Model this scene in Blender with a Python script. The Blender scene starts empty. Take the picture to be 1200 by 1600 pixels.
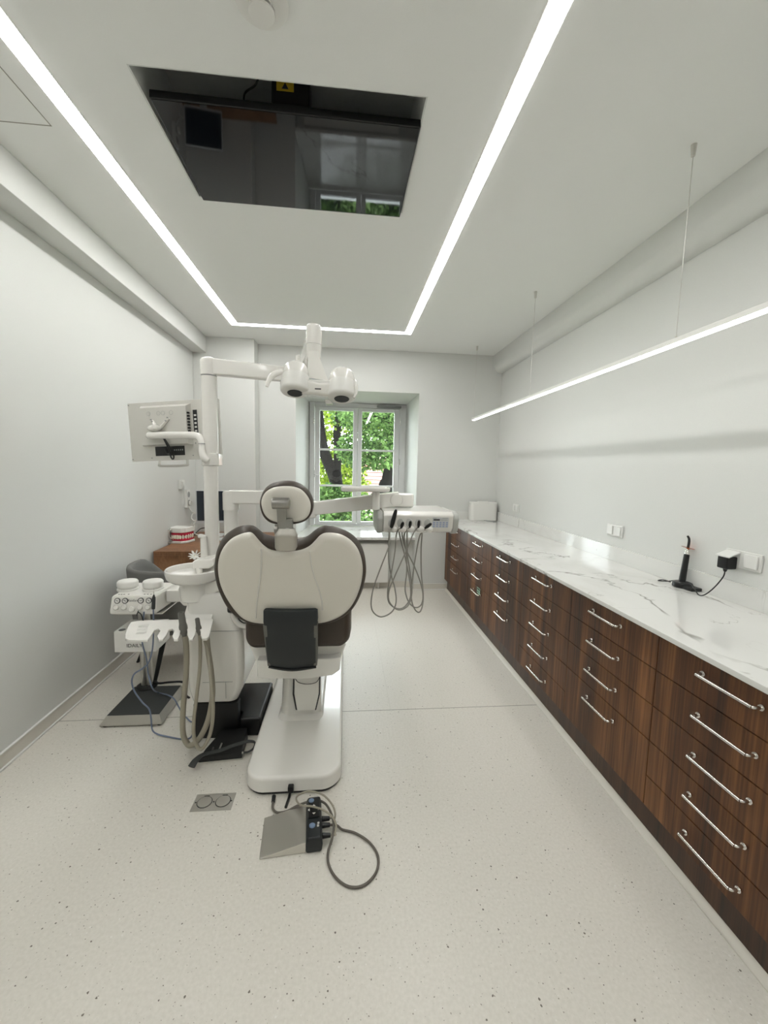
import bpy, bmesh, math, random
from mathutils import Vector, Matrix
from mathutils.geometry import tessellate_polygon
random.seed(7)
SC = bpy.context.scene
COL = SC.collection
PI = math.pi
V = Vector
X, Y, Z = V((1,0,0)), V((0,1,0)), V((0,0,1))

# ------------------------------------------------------------------ materials
def lin(c):
    return tuple(((v/255)/12.92 if v/255 <= .04045 else ((v/255+.055)/1.055)**2.4) for v in c) + (1,)
def new_mat(name):
    m = bpy.data.materials.new(name); m.use_nodes = True
    nt = m.node_tree; b = nt.nodes['Principled BSDF']
    return m, nt, b
def mat(name, rgb, rough=.5, metal=0, coat=0, spec=.5, bump=0, bscale=300, vary=0):
    m, nt, b = new_mat(name)
    b.inputs['Base Color'].default_value = lin(rgb)
    b.inputs['Roughness'].default_value = rough
    b.inputs['Metallic'].default_value = metal
    b.inputs['Coat Weight'].default_value = coat
    b.inputs['Coat Roughness'].default_value = .05
    b.inputs['Specular IOR Level'].default_value = spec
    n = nt.nodes.new('ShaderNodeTexNoise'); n.inputs['Scale'].default_value = bscale
    g = nt.nodes.new('ShaderNodeNewGeometry'); nt.links.new(g.outputs['Position'], n.inputs['Vector'])
    if bump:
        bp = nt.nodes.new('ShaderNodeBump'); bp.inputs['Strength'].default_value = bump
        bp.inputs['Distance'].default_value = .002
        nt.links.new(n.outputs['Fac'], bp.inputs['Height']); nt.links.new(bp.outputs['Normal'], b.inputs['Normal'])
    if vary:
        r = nt.nodes.new('ShaderNodeValToRGB')
        c = lin(rgb)
        r.color_ramp.elements[0].position = .3; r.color_ramp.elements[1].position = .7
        r.color_ramp.elements[0].color = tuple(v*(1-vary) for v in c[:3])+(1,)
        r.color_ramp.elements[1].color = tuple(min(1, v*(1+vary)) for v in c[:3])+(1,)
        nt.links.new(n.outputs['Fac'], r.inputs['Fac']); nt.links.new(r.outputs['Color'], b.inputs['Base Color'])
    return m
def emit(name, rgb, s):
    m, nt, b = new_mat(name)
    b.inputs['Base Color'].default_value = (0,0,0,1)
    b.inputs['Emission Color'].default_value = rgb + (1,)
    b.inputs['Emission Strength'].default_value = s
    return m
M = {}
M['wall'] = mat('wall paint', (215,216,212), .65, bump=.15, bscale=260, vary=.012)  # same tone as the ceiling in reality; darkened to offset strong light on walls
M['ceiling'] = mat('ceiling paint', (238,239,236), .7, bump=.1, bscale=260)  # lightened against the walls: extra ceiling light is put into this colour
M['trim'] = mat('white trim', (226,226,222), .4)
M['frame'] = mat('window paint', (224,225,224), .35)
M['white'] = mat('white enamel', (232,230,224), .22, coat=.5)
M['white_matt'] = mat('white plastic', (228,227,222), .4)
M['shell'] = mat('ivory shell', (229,225,215), .28, coat=.3)
M['leather'] = mat('brown leather', (64,54,45), .42, bump=.25, bscale=700)
M['black'] = mat('black plastic', (14,15,16), .35)
M['dark'] = mat('charcoal plastic', (26,31,33), .42)
M['grey_plastic'] = mat('grey plastic', (150,152,150), .4)
M['bumper'] = mat('grey bumper', (176,177,172), .45)
M['rubber'] = mat('dark rubber', (58,60,59), .7, bump=.4, bscale=500)
M['cord'] = mat('dark grey cord', (98,92,84), .45)
M['suction'] = mat('grey suction tip', (104,103,97), .5)
M['holder'] = mat('light grey holder', (196,196,192), .4)
M['steel'] = mat('brushed steel', (208,206,200), .32, 1)
M['dull_steel'] = mat('dull steel', (186,183,175), .45, .7, bump=.1, bscale=400)
M['cast'] = mat('cast metal', (156,154,149), .3, .9)
M['monitor_back'] = mat('monitor back', (206,204,197), .45)
M['chrome'] = mat('chrome', (230,228,224), .2, 1)
M['hose'] = mat('taupe hose', (158,152,136), .5)
M['hose_grey'] = mat('grey hose', (146,144,136), .45)
M['blue_tube'] = mat('blue air tube', (112,124,146), .4)
M['bluegrey'] = mat('blue button', (118,138,165), .4)
M['blue_key'] = mat('blue key', (160,172,200), .4)
M['panel'] = mat('silver panel', (205,207,208), .35)
M['fabric'] = mat('grey felt', (120,119,116), .95, bump=.8, bscale=900, vary=.12)
M['pink'] = mat('gum pink', (190,40,66), .25, coat=.5)
M['tooth'] = mat('tooth ivory', (238,232,216), .25)
M['purple'] = mat('purple card', (92,60,92), .5)
M['orange'] = mat('orange shield', (196,92,30), .1)
M['yellow'] = mat('yellow label', (226,190,40), .5)
M['green'] = mat('green card', (150,190,165), .5)
M['ink'] = mat('dark print', (60,60,60), .6)
M['keyplate'] = mat('pale key plate', (208,207,202), .5)
M['grey_ink'] = mat('grey print', (150,150,146), .6)
M['recess'] = mat('recess lining', (214,216,212), .5)
M['bark'] = mat('bark', (12,10,9), .95, spec=.1)
M['house'] = mat('pale render', (140,132,124), .8)
M['roof'] = mat('roof tile', (120,84,76), .8)
M['grass'] = mat('lawn', (85,110,55), .9, vary=.3, bscale=3)
M['led'] = emit('led diffuser', (1.0,.992,.975), 27)
M['led2'] = emit('pendant diffuser', (1.0,.992,.975), 11)

def floor_mat():
    m, nt, b = new_mat('speckled vinyl'); N, L = nt.nodes, nt.links
    g = N.new('ShaderNodeNewGeometry')
    def specks(scale, thr, seed):
        mp = N.new('ShaderNodeMapping'); mp.inputs['Location'].default_value = (seed,seed*.7,0)
        L.new(g.outputs['Position'], mp.inputs['Vector'])
        ns = N.new('ShaderNodeTexNoise'); ns.inputs['Scale'].default_value = scale*1.7
        L.new(mp.outputs[0], ns.inputs['Vector'])
        mx = N.new('ShaderNodeMix'); mx.data_type = 'VECTOR'; mx.inputs['Factor'].default_value = .006
        L.new(mp.outputs[0], mx.inputs['A']); L.new(ns.outputs['Color'], mx.inputs['B'])
        v = N.new('ShaderNodeTexVoronoi'); v.inputs['Scale'].default_value = scale
        L.new(mx.outputs['Result'], v.inputs['Vector'])
        sep = N.new('ShaderNodeSeparateColor'); L.new(v.outputs['Color'], sep.inputs['Color'])
        # radius of a chip depends on its cell
        mul = N.new('ShaderNodeMath'); mul.operation = 'MULTIPLY'; mul.inputs[1].default_value = .21
        L.new(sep.outputs['Red'], mul.inputs[0])
        lt = N.new('ShaderNodeMath'); lt.operation = 'LESS_THAN'
        L.new(v.outputs['Distance'], lt.inputs[0]); L.new(mul.outputs[0], lt.inputs[1])
        gt = N.new('ShaderNodeMath'); gt.operation = 'GREATER_THAN'; gt.inputs[1].default_value = thr
        L.new(sep.outputs['Green'], gt.inputs[0])
        a = N.new('ShaderNodeMath'); a.operation = 'MULTIPLY'
        L.new(lt.outputs[0], a.inputs[0]); L.new(gt.outputs[0], a.inputs[1])
        return a.outputs[0], sep.outputs['Blue']
    base = N.new('ShaderNodeTexNoise'); base.inputs['Scale'].default_value = 90
    L.new(g.outputs['Position'], base.inputs['Vector'])
    r = N.new('ShaderNodeValToRGB'); L.new(base.outputs['Fac'], r.inputs['Fac'])
    r.color_ramp.elements[0].position = .3; r.color_ramp.elements[1].position = .7
    r.color_ramp.elements[0].color = lin((216,212,202)); r.color_ramp.elements[1].color = lin((225,221,212))
    col = r.outputs['Color']
    for sc, thr, sd, c0, c1 in ((105,.55,3.1,(148,142,130),(190,184,174)), (62,.80,9.7,(108,102,92),(160,153,141)), (60,.86,5.3,(230,227,220),(238,235,230))):
        f, bl = specks(sc, thr, sd)
        cr = N.new('ShaderNodeMix'); cr.data_type = 'RGBA'
        L.new(bl, cr.inputs['Factor']); cr.inputs['A'].default_value = lin(c0); cr.inputs['B'].default_value = lin(c1)
        mx = N.new('ShaderNodeMix'); mx.data_type = 'RGBA'
        L.new(f, mx.inputs['Factor']); L.new(col, mx.inputs['A']); L.new(cr.outputs['Result'], mx.inputs['B'])
        col = mx.outputs['Result']
    L.new(col, b.inputs['Base Color'])
    b.inputs['Roughness'].default_value = .38
    b.inputs['Specular IOR Level'].default_value = .4
    return m
M['floor'] = floor_mat()
M['cove'] = mat('vinyl cove', (214,210,200), .45)
M['seam'] = mat('floor seam', (150,146,136), .6)

def wood_mat(name, dark, mid, light, sx=14, sz=.9, rough=.42):
    m, nt, b = new_mat(name); N, L = nt.nodes, nt.links
    g = N.new('ShaderNodeNewGeometry')
    mp = N.new('ShaderNodeMapping'); mp.inputs['Scale'].default_value = (sx, sx, sz)
    L.new(g.outputs['Position'], mp.inputs['Vector'])
    n1 = N.new('ShaderNodeTexNoise'); n1.inputs['Scale'].default_value = 1.0; n1.inputs['Detail'].default_value = 5; n1.inputs['Distortion'].default_value = .9
    L.new(mp.outputs[0], n1.inputs['Vector'])
    mp2 = N.new('ShaderNodeMapping'); mp2.inputs['Scale'].default_value = (sx*14, sx*14, sz*5)
    L.new(g.outputs['Position'], mp2.inputs['Vector'])
    n2 = N.new('ShaderNodeTexNoise'); n2.inputs['Scale'].default_value = 1.0; n2.inputs['Detail'].default_value = 3
    L.new(mp2.outputs[0], n2.inputs['Vector'])
    mx = N.new('ShaderNodeMix'); mx.data_type = 'FLOAT'; mx.inputs['Factor'].default_value = .32
    L.new(n1.outputs['Fac'], mx.inputs['A']); L.new(n2.outputs['Fac'], mx.inputs['B'])
    r = N.new('ShaderNodeValToRGB'); e = r.color_ramp.elements
    e[0].position = .36; e[0].color = lin(dark); e[1].position = .66; e[1].color = lin(light)
    k = e.new(.5); k.color = lin(mid)
    L.new(mx.outputs['Result'], r.inputs['Fac']); L.new(r.outputs['Color'], b.inputs['Base Color'])
    bp = N.new('ShaderNodeBump'); bp.inputs['Strength'].default_value = .15; bp.inputs['Distance'].default_value = .001
    L.new(n2.outputs['Fac'], bp.inputs['Height']); L.new(bp.outputs['Normal'], b.inputs['Normal'])
    b.inputs['Roughness'].default_value = rough
    return m
M['walnut'] = wood_mat('walnut', (46,25,10), (86,51,25), (136,90,50), sx=8, sz=.5, rough=.5)
M['walnut_dark'] = wood_mat('walnut plinth', (46,29,18), (66,42,27), (86,58,38))
M['desk'] = wood_mat('desk veneer', (112,76,50), (136,96,64), (156,114,80), sx=5, sz=5)

def marble_mat():
    m, nt, b = new_mat('veined quartz'); N, L = nt.nodes, nt.links
    g = N.new('ShaderNodeNewGeometry')
    def vein(scale, width, loc, mask_lo):
        mp = N.new('ShaderNodeMapping'); mp.inputs['Location'].default_value = loc
        L.new(g.outputs['Position'], mp.inputs['Vector'])
        n = N.new('ShaderNodeTexNoise'); n.inputs['Scale'].default_value = scale; n.inputs['Detail'].default_value = 6
        n.inputs['Roughness'].default_value = .55; n.inputs['Distortion'].default_value = .6
        L.new(mp.outputs[0], n.inputs['Vector'])
        s = N.new('ShaderNodeMath'); s.operation = 'SUBTRACT'; s.inputs[1].default_value = .5; L.new(n.outputs['Fac'], s.inputs[0])
        a = N.new('ShaderNodeMath'); a.operation = 'ABSOLUTE'; L.new(s.outputs[0], a.inputs[0])
        mr = N.new('ShaderNodeMapRange'); mr.inputs['From Min'].default_value = 0; mr.inputs['From Max'].default_value = width
        mr.inputs['To Min'].default_value = 1; mr.inputs['To Max'].default_value = 0
        L.new(a.outputs[0], mr.inputs['Value'])
        k = N.new('ShaderNodeTexNoise'); k.inputs['Scale'].default_value = 2.2; L.new(mp.outputs[0], k.inputs['Vector'])
        kr = N.new('ShaderNodeMapRange'); kr.inputs['From Min'].default_value = mask_lo; kr.inputs['From Max'].default_value = mask_lo+.1
        L.new(k.outputs['Fac'], kr.inputs['Value'])
        mu = N.new('ShaderNodeMath'); mu.operation = 'MULTIPLY'; L.new(mr.outputs[0], mu.inputs[0]); L.new(kr.outputs[0], mu.inputs[1])
        return mu.outputs[0]
    col = None
    for sc, w, loc, lo, c, amt in ((.9,.008,(3.3,1.7,.4),.46,(118,114,104),.85), (1.7,.004,(8.1,4.2,1.1),.52,(140,136,126),.7), (.7,.05,(1.3,7.7,2.2),.45,(212,211,206),.7)):
        f = vein(sc, w, loc, lo)
        mm = N.new('ShaderNodeMath'); mm.operation = 'MULTIPLY'; mm.inputs[1].default_value = amt; L.new(f, mm.inputs[0])
        mx = N.new('ShaderNodeMix'); mx.data_type = 'RGBA'
        L.new(mm.outputs[0], mx.inputs['Factor'])
        if col is None: mx.inputs['A'].default_value = lin((224,224,220))
        else: L.new(col, mx.inputs['A'])
        mx.inputs['B'].default_value = lin(c)
        col = mx.outputs['Result']
    L.new(col, b.inputs['Base Color'])
    b.inputs['Roughness'].default_value = .07
    return m
M['marble'] = marble_mat()

def glass_mat(name, tint=(1,1,1), rough=0.0):
    m = bpy.data.materials.new(name); m.use_nodes = True
    nt = m.node_tree; N, L = nt.nodes, nt.links; N.clear()
    o = N.new('ShaderNodeOutputMaterial'); t = N.new('ShaderNodeBsdfTransparent'); t.inputs['Color'].default_value = tint + (1,)
    gl = N.new('ShaderNodeBsdfGlossy'); gl.inputs['Roughness'].default_value = rough
    f = N.new('ShaderNodeFresnel'); f.inputs['IOR'].default_value = 1.45
    mx = N.new('ShaderNodeMixShader')
    L.new(f.outputs[0], mx.inputs[0]); L.new(t.outputs[0], mx.inputs[1]); L.new(gl.outputs[0], mx.inputs[2]); L.new(mx.outputs[0], o.inputs['Surface'])
    return m
M['glass'] = glass_mat('window glass', (.97,.99,.98))
M['screen'] = mat('black screen', (9,13,16), .03, spec=.6)
M['monitor_screen'] = mat('monitor screen', (28,36,46), .2)
def leaf_mat(name, a, b_):
    m = bpy.data.materials.new(name); m.use_nodes = True
    nt = m.node_tree; N, L = nt.nodes, nt.links; N.clear()
    o = N.new('ShaderNodeOutputMaterial'); d = N.new('ShaderNodeBsdfDiffuse'); t = N.new('ShaderNodeBsdfTranslucent')
    oi = N.new('ShaderNodeNewGeometry'); r = N.new('ShaderNodeValToRGB')
    L.new(oi.outputs['Random Per Island'], r.inputs['Fac'])
    r.color_ramp.elements[0].color = lin(a); r.color_ramp.elements[1].color = lin(b_)
    L.new(r.outputs['Color'], d.inputs['Color']); L.new(r.outputs['Color'], t.inputs['Color'])
    mx = N.new('ShaderNodeMixShader'); mx.inputs[0].default_value = .5
    L.new(d.outputs[0], mx.inputs[1]); L.new(t.outputs[0], mx.inputs[2]); L.new(mx.outputs[0], o.inputs['Surface'])
    return m
M['leaf'] = leaf_mat('leaf yellow green', (34,52,20), (140,160,62))
M['leaf2'] = leaf_mat('leaf green', (26,44,24), (96,122,70))

# ------------------------------------------------------------------ mesh helpers
ORG = {}
def catmull(pts, n=8, closed=False):
    pts = [V(p) for p in pts]; out = []; k = len(pts)
    rng = range(k) if closed else range(k-1)
    for i in rng:
        g = lambda j: pts[j % k] if closed else pts[max(0, min(k-1, j))]
        a, b, c, d = g(i-1), g(i), g(i+1), g(i+2)
        for s in range(n):
            t = s/n
            out.append(.5*((2*b)+(c-a)*t+(2*a-5*b+4*c-d)*t*t+(3*b-a-3*c+d)*t**3))
    if not closed: out.append(pts[-1])
    return out
def rrect(cx, cy, w, h, r, n=6):
    out = []
    for (sx, sy, a0) in ((1,1,0),(-1,1,90),(-1,-1,180),(1,-1,270)):
        for i in range(n+1):
            a = math.radians(a0+90*i/n)
            out.append((cx+sx*(w/2-r)+r*math.cos(a), cy+sy*(h/2-r)+r*math.sin(a)))
    return out
class MB:
    def __init__(s, m=None): s.bm = bmesh.new(); s.M = m or Matrix()
    def _merge(s, tmp, m=None):
        me = bpy.data.meshes.new('t'); tmp.to_mesh(me); tmp.free()
        me.transform(s.M @ m if m else s.M)
        s.bm.from_mesh(me); bpy.data.meshes.remove(me); return s
    def box(s, x0, x1, y0, y1, z0, z1, bev=0, seg=2):
        t = bmesh.new(); bmesh.ops.create_cube(t, size=1)
        for v in t.verts:
            v.co = V(((x0+x1)/2+v.co.x*(x1-x0), (y0+y1)/2+v.co.y*(y1-y0), (z0+z1)/2+v.co.z*(z1-z0)))
        if bev: bmesh.ops.bevel(t, geom=t.edges[:], offset=bev, segments=seg, affect='EDGES', profile=.5)
        return s._merge(t)
    def prism(s, pts, vec, bev=0, seg=2):
        t = bmesh.new(); vec = V(vec)
        a = [t.verts.new(V(p)) for p in pts]; b = [t.verts.new(V(p)+vec) for p in pts]
        t.faces.new(a); t.faces.new(b[::-1])
        for i in range(len(a)): t.faces.new((a[i-1], b[i-1], b[i], a[i]))
        bmesh.ops.recalc_face_normals(t, faces=t.faces[:])
        if bev: bmesh.ops.bevel(t, geom=t.edges[:], offset=bev, segments=seg, affect='EDGES', profile=.5)
        return s._merge(t)
    def loft(s, rings, caps=True, closed=False):
        t = bmesh.new(); R = [[t.verts.new(V(p)) for p in r] for r in rings]
        n = len(R[0])
        for i in range(len(R)-(0 if closed else 1)):
            a, b = R[i], R[(i+1) % len(R)]
            for j in range(n): t.faces.new((a[j], a[(j+1) % n], b[(j+1) % n], b[j]))
        if caps and not closed:
            for ring_ in (R[0], R[-1]):
                for tri in tessellate_polygon([[v.co for v in ring_]]):
                    try: t.faces.new([ring_[q] for q in tri])
                    except ValueError: pass
        bmesh.ops.recalc_face_normals(t, faces=t.faces[:])
        return s._merge(t)
    def tube(s, pts, r, n=10, smooth=6, closed=False, flat=None):
        P = catmull(pts, smooth, closed) if smooth else [V(p) for p in pts]
        k = len(P); rings = []; up = None
        for i, p in enumerate(P):
            if closed: d = P[(i+1) % k]-P[i-1]
            else: d = P[min(k-1, i+1)]-P[max(0, i-1)]
            d.normalize()
            if up is None:
                up = Z if abs(d.z) < .9 else X
            u = (up - d*up.dot(d)); u = u.normalized() if u.length > 1e-6 else d.orthogonal().normalized()
            up = u; w = d.cross(u)
            rr = r if not isinstance(r, (list, tuple)) else None
            if rr is None:
                f = i/(k-1)*(len(r)-1); j = min(int(f), len(r)-2); rr = r[j]+(r[j+1]-r[j])*(f-j)
            fl = flat or 1
            rings.append([p+u*rr*math.cos(2*PI*q/n)*fl+w*rr*math.sin(2*PI*q/n) for q in range(n)])
        return s.loft(rings, True, closed)
    def cyl(s, p, q, r, r2=None, n=28, bev=0):
        p, q = V(p), V(q); d = (q-p); L = d.length; d.normalize(); u = d.orthogonal().normalized(); w = d.cross(u)
        r2 = r if r2 is None else r2
        prof = [(r, 0), (r2, L)] if not bev else [(max(r-bev, 1e-4), 0), (r-bev*.3, bev*.3), (r, bev), (r2, L-bev), (r2-bev*.3, L-bev*.3), (max(r2-bev, 1e-4), L)]
        return s.loft([[p+d*h+u*rr*math.cos(2*PI*i/n)+w*rr*math.sin(2*PI*i/n) for i in range(n)] for rr, h in prof])
    def lathe(s, prof, c, n=40, axis=(0,0,1), sx=1, sy=1):
        a = V(axis).normalized(); u = (X - a*X.dot(a)).normalized(); w = a.cross(u); c = V(c)
        return s.loft([[c+a*h+u*max(r, 1e-4)*sx*math.cos(2*PI*i/n)+w*max(r, 1e-4)*sy*math.sin(2*PI*i/n) for i in range(n)] for r, h in prof])
    def pillow(s, outline, nrm, layers, dense=0):
        P = catmull(outline, dense, True) if dense else [V(p) for p in outline]
        nrm = V(nrm).normalized(); k = len(P); c = sum(P, V())/k
        inn = []
        for i in range(k):
            d = (P[(i+1) % k]-P[i-1]).normalized(); q = nrm.cross(d).normalized(); inn.append(q)
        area = sum(((P[i]-c).cross(P[(i+1) % k]-c)).dot(nrm) for i in range(k))
        if area < 0: inn = [-q for q in inn]
        return s.loft([[p+nrm*o+q*ins for p, q in zip(P, inn)] for o, ins in layers])
    def sphere(s, c, r, sx=1, sy=1, sz=1, n=20):
        t = bmesh.new(); bmesh.ops.create_uvsphere(t, u_segments=n, v_segments=n//2+2, radius=r)
        return s._merge(t, Matrix.Translation(V(c)) @ Matrix.Diagonal((sx,sy,sz,1)))
    def quads(s, verts, faces):
        t = bmesh.new(); vs = [t.verts.new(V(v)) for v in verts]
        for f in faces: t.faces.new([vs[i] for i in f])
        return s._merge(t)
    def text(s, body, size, m, depth=.0006):
        cu = bpy.data.curves.new('txt', 'FONT'); cu.body = body; cu.size = size; cu.extrude = depth; cu.align_x = 'CENTER'; cu.align_y = 'CENTER'
        o = bpy.data.objects.new('txt', cu); COL.objects.link(o)
        dg = bpy.context.evaluated_depsgraph_get(); me = bpy.data.meshes.new_from_object(o.evaluated_get(dg))
        me.transform(s.M @ m); s.bm.from_mesh(me)
        bpy.data.objects.remove(o); bpy.data.curves.remove(cu); bpy.data.meshes.remove(me); return s
    def build(s, name, m, parent=None, loc=None, angle=38, wn=True, label=None, kind=None):
        me = bpy.data.meshes.new(name); s.bm.to_mesh(me); s.bm.free()
        if parent is not None: o0 = ORG[parent.name]
        elif loc is not None: o0 = V(loc)
        else:
            o0 = V((0,0,0))
            if len(me.vertices):
                xs = [v.co for v in me.vertices]
                o0 = V(((min(v.x for v in xs)+max(v.x for v in xs))/2, (min(v.y for v in xs)+max(v.y for v in xs))/2, min(v.z for v in xs)))
        me.transform(Matrix.Translation(-o0))
        me.materials.append(M[m] if isinstance(m, str) else m)
        for p in me.polygons: p.use_smooth = True
        me.set_sharp_from_angle(angle=math.radians(angle))
        o = bpy.data.objects.new(name, me); COL.objects.link(o)
        ORG[o.name] = o0
        if parent is not None: o.parent = parent
        else: o.location = o0
        if wn:
            md = o.modifiers.new('normals', 'WEIGHTED_NORMAL'); md.keep_sharp = True
        if label: o['label'] = label
        if kind: o['kind'] = kind
        return o
def thing(name, label, cat, loc, group=None):
    o = bpy.data.objects.new(name, None); COL.objects.link(o); o.location = V(loc); o.empty_display_size = .1
    ORG[o.name] = V(loc); o['label'] = label; o['category'] = cat
    if group: o['group'] = group
    return o
def tag(o, label, cat, group=None):
    o['label'] = label; o['category'] = cat
    if group: o['group'] = group
    return o
def struct(o): o['kind'] = 'structure'; return o
def rot_about(p, ax, deg): return Matrix.Translation(V(p)) @ Matrix.Rotation(math.radians(deg), 4, ax) @ Matrix.Translation(-V(p))

# ================================================================== THE ROOM
XL, XR, YB, YF, H = -1.665, 1.86, -1.6, 4.905, 2.875
RX0, RX1, RY0, RY1 = -.776, .286, 1.642, 2.340          # television recess
struct(MB().box(XL-.15, XR+.15, YB-.15, 6.0, -.12, 0).build('floor', 'floor', wn=False))
b = MB()
b.box(XL-.15, XR+.15, YB-.15, RY0, H, H+.30); b.box(XL-.15, XR+.15, RY1, 6.0, H, H+.30)
b.box(XL-.15, RX0, RY0, RY1, H, H+.30); b.box(RX1, XR+.15, RY0, RY1, H, H+.30)
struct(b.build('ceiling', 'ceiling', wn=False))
b = MB()   # lining of the recess
t = .006
b.box(RX0, RX0+t, RY0, RY1, H+.001, H+.25); b.box(RX1-t, RX1, RY0, RY1, H+.001, H+.25)
b.box(RX0+t, RX1-t, RY0, RY0+t, H+.001, H+.25); b.box(RX0+t, RX1-t, RY1-t, RY1, H+.001, H+.25)
b.box(RX0, RX1, RY0, RY1, H+.25, H+.30)
struct(b.build('trim_1', 'recess', wn=False))
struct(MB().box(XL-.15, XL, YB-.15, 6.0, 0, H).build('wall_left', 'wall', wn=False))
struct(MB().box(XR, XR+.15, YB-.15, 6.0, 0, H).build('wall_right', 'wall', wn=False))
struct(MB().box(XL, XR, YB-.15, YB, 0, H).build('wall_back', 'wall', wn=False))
WX0, WX1, WY = -.593, .858, 5.95
b = MB()
b.prism([(XL,YF,0), (WX0,YF,0), (-.51,WY,0), (XL,WY,0)], (0,0,H))
b.prism([(XR,YF,0), (WX1,YF,0), (.83,WY,0), (XR,WY,0)], (0,0,H))
b.prism([(WX0,YF,2.40), (WX1,YF,2.40), (.83,WY,2.40), (-.51,WY,2.40)], (0,0,H-2.40))
b.prism([(WX0,YF+.12,0), (WX1,YF+.12,0), (.83,WY,0), (-.51,WY,0)], (0,0,.63))
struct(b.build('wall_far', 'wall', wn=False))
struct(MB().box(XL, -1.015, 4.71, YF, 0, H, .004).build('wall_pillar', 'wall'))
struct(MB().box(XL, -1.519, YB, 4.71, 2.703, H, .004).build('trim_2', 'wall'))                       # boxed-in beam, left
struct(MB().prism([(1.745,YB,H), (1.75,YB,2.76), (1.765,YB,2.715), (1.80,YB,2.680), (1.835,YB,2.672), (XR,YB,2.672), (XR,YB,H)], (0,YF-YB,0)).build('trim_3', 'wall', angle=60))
o = struct(MB().box(XL, XL+.010, YB, 4.71, 0, .075).build('baseboard_left', 'cove', wn=False))
MB().box(XL, XL+.014, YB, 4.71, .075, .082, .002).build('bead', 'trim', o)
MB().box(XL+.010, XL+.022, YB, 4.71, 0, .010, .003).build('bead', 'trim', o)
o = struct(MB().box(WX1, 1.29, YF-.010, YF, 0, .075).build('baseboard_far', 'cove', wn=False))
MB().box(WX1, 1.29, YF-.014, YF, .075, .082, .002).build('bead', 'trim', o)
MB().box(WX1, 1.29, YF-.022, YF-.010, 0, .010, .003).build('bead', 'trim', o)
o = struct(MB().box(WX0, WX1, YF+.110, YF+.12, 0, .075).build('baseboard_niche', 'cove', wn=False))
struct(MB().prism([(1.2675,.81,0), (1.246,.81,0), (1.246,.81,.003), (1.254,.81,.006), (1.263,.81,.020), (1.2675,.81,.028)], (0,4.09,0)).build('baseboard_right', 'cove', angle=60))
struct(MB().box(XL+.022, 1.246, 2.378, 2.382, 0, .0006).build('trim_4', 'seam', wn=False))             # welded floor seam
struct(MB().box(.292, .295, 2.382, 4.88, 0, .0006).build('trim_5', 'cove', wn=False))
b = MB(); hz = H-.0008
b.box(-1.5, -1.225, 1.953, 1.957, hz, H); b.box(-1.229, -1.225, .9, 1.953, hz, H)
struct(b.build('trim_6', 'seam', wn=False))                                                           # joint of the access panel
struct(MB().box(WX0+.002, WX1-.002, 4.875, 5.80, .632, .668, .006).build('trim_7', 'marble'))        # window sill

# window
w = bpy.data.objects.new('window_1', None); COL.objects.link(w); w.location = (.16, 5.85, .668); ORG[w.name] = V((.16,5.85,.668)); w['kind'] = 'structure'
b = MB(); y0, y1 = 5.80, 5.93
for a in ((-.515,-.445,y0,y1,.669,2.398), (.745,.835,y0,y1,.669,2.398), (-.445,.745,y0,y1,2.335,2.398), (-.445,.745,y0,y1,.669,.70)): b.box(*a, .006)
b.build('frame', 'frame', w)
def sash(x0, x1, g0, g1):
    b = MB(); y0, y1 = 5.785, 5.845
    b.box(x0, g0, y0, y1, .705, 2.33, .006); b.box(g1, x1, y0, y1, .705, 2.33, .006)
    b.box(g0, g1, y0, y1, 2.285, 2.33, .004); b.box(g0, g1, y0, y1, .705, .735, .004)
    for z in (1.245, 1.750): b.box(g0, g1, y0+.008, y1-.008, z-.013, z+.013, .003)
    o = b.build('sash', 'frame', w)
    MB().box(g0, g1, 5.813, 5.817, .735, 2.285).build('pane', 'glass', o, wn=False)
    return o
s1 = sash(-.440, .152, -.372, .090); s2 = sash(.156, .740, .214, .668)
b = MB()
for z in (1.0, 2.14): b.cyl((-.452,5.79,z-.04), (-.452,5.79,z+.04), .009)
b.build('hinge', 'chrome', s1)
b = MB()
for z in (1.0, 1.60, 2.16): b.cyl((.752,5.79,z-.04), (.752,5.79,z+.04), .009)
b.build('hinge', 'chrome', s2)
b = MB(); b.box(-.452, -.43, 5.77, 5.785, 1.36, 1.46, .004); b.tube([(-.44,5.77,1.41), (-.44,5.75,1.40), (-.38,5.745,1.39)], .007)
b.build('handle', 'frame', s1)
MB().box(.42, .76, 5.755, 5.80, 2.345, 2.375, .006).build('vent_strip', 'grey_plastic', w)

# ================================================================== LIGHTS IN THE ROOM
LY0 = -1.2
lt = thing('recessed_light', 'long white U-shaped recessed LED strip set in the ceiling round the television', 'ceiling light', (-.245, 1.5, H))
def ustrip(mb, xo, xi, yo, yi, x2i, x2o, z0, z1):
    mb.prism([(xo,LY0,z0), (xo,yo,z0), (x2o,yo,z0), (x2o,LY0,z0), (x2i,LY0,z0), (x2i,yi,z0), (xi,yi,z0), (xi,LY0,z0)], (0,0,z1-z0))
b = MB(); ustrip(b, -1.142, -1.064, 4.296, 4.222, .573, .648, H-.0020, H); b.build('channel', 'trim', lt, wn=False)
b = MB(); ustrip(b, -1.137, -1.069, 4.290, 4.228, .578, .643, H-.0035, H-.0021); b.build('diffuser', 'led', lt, wn=False)

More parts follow.
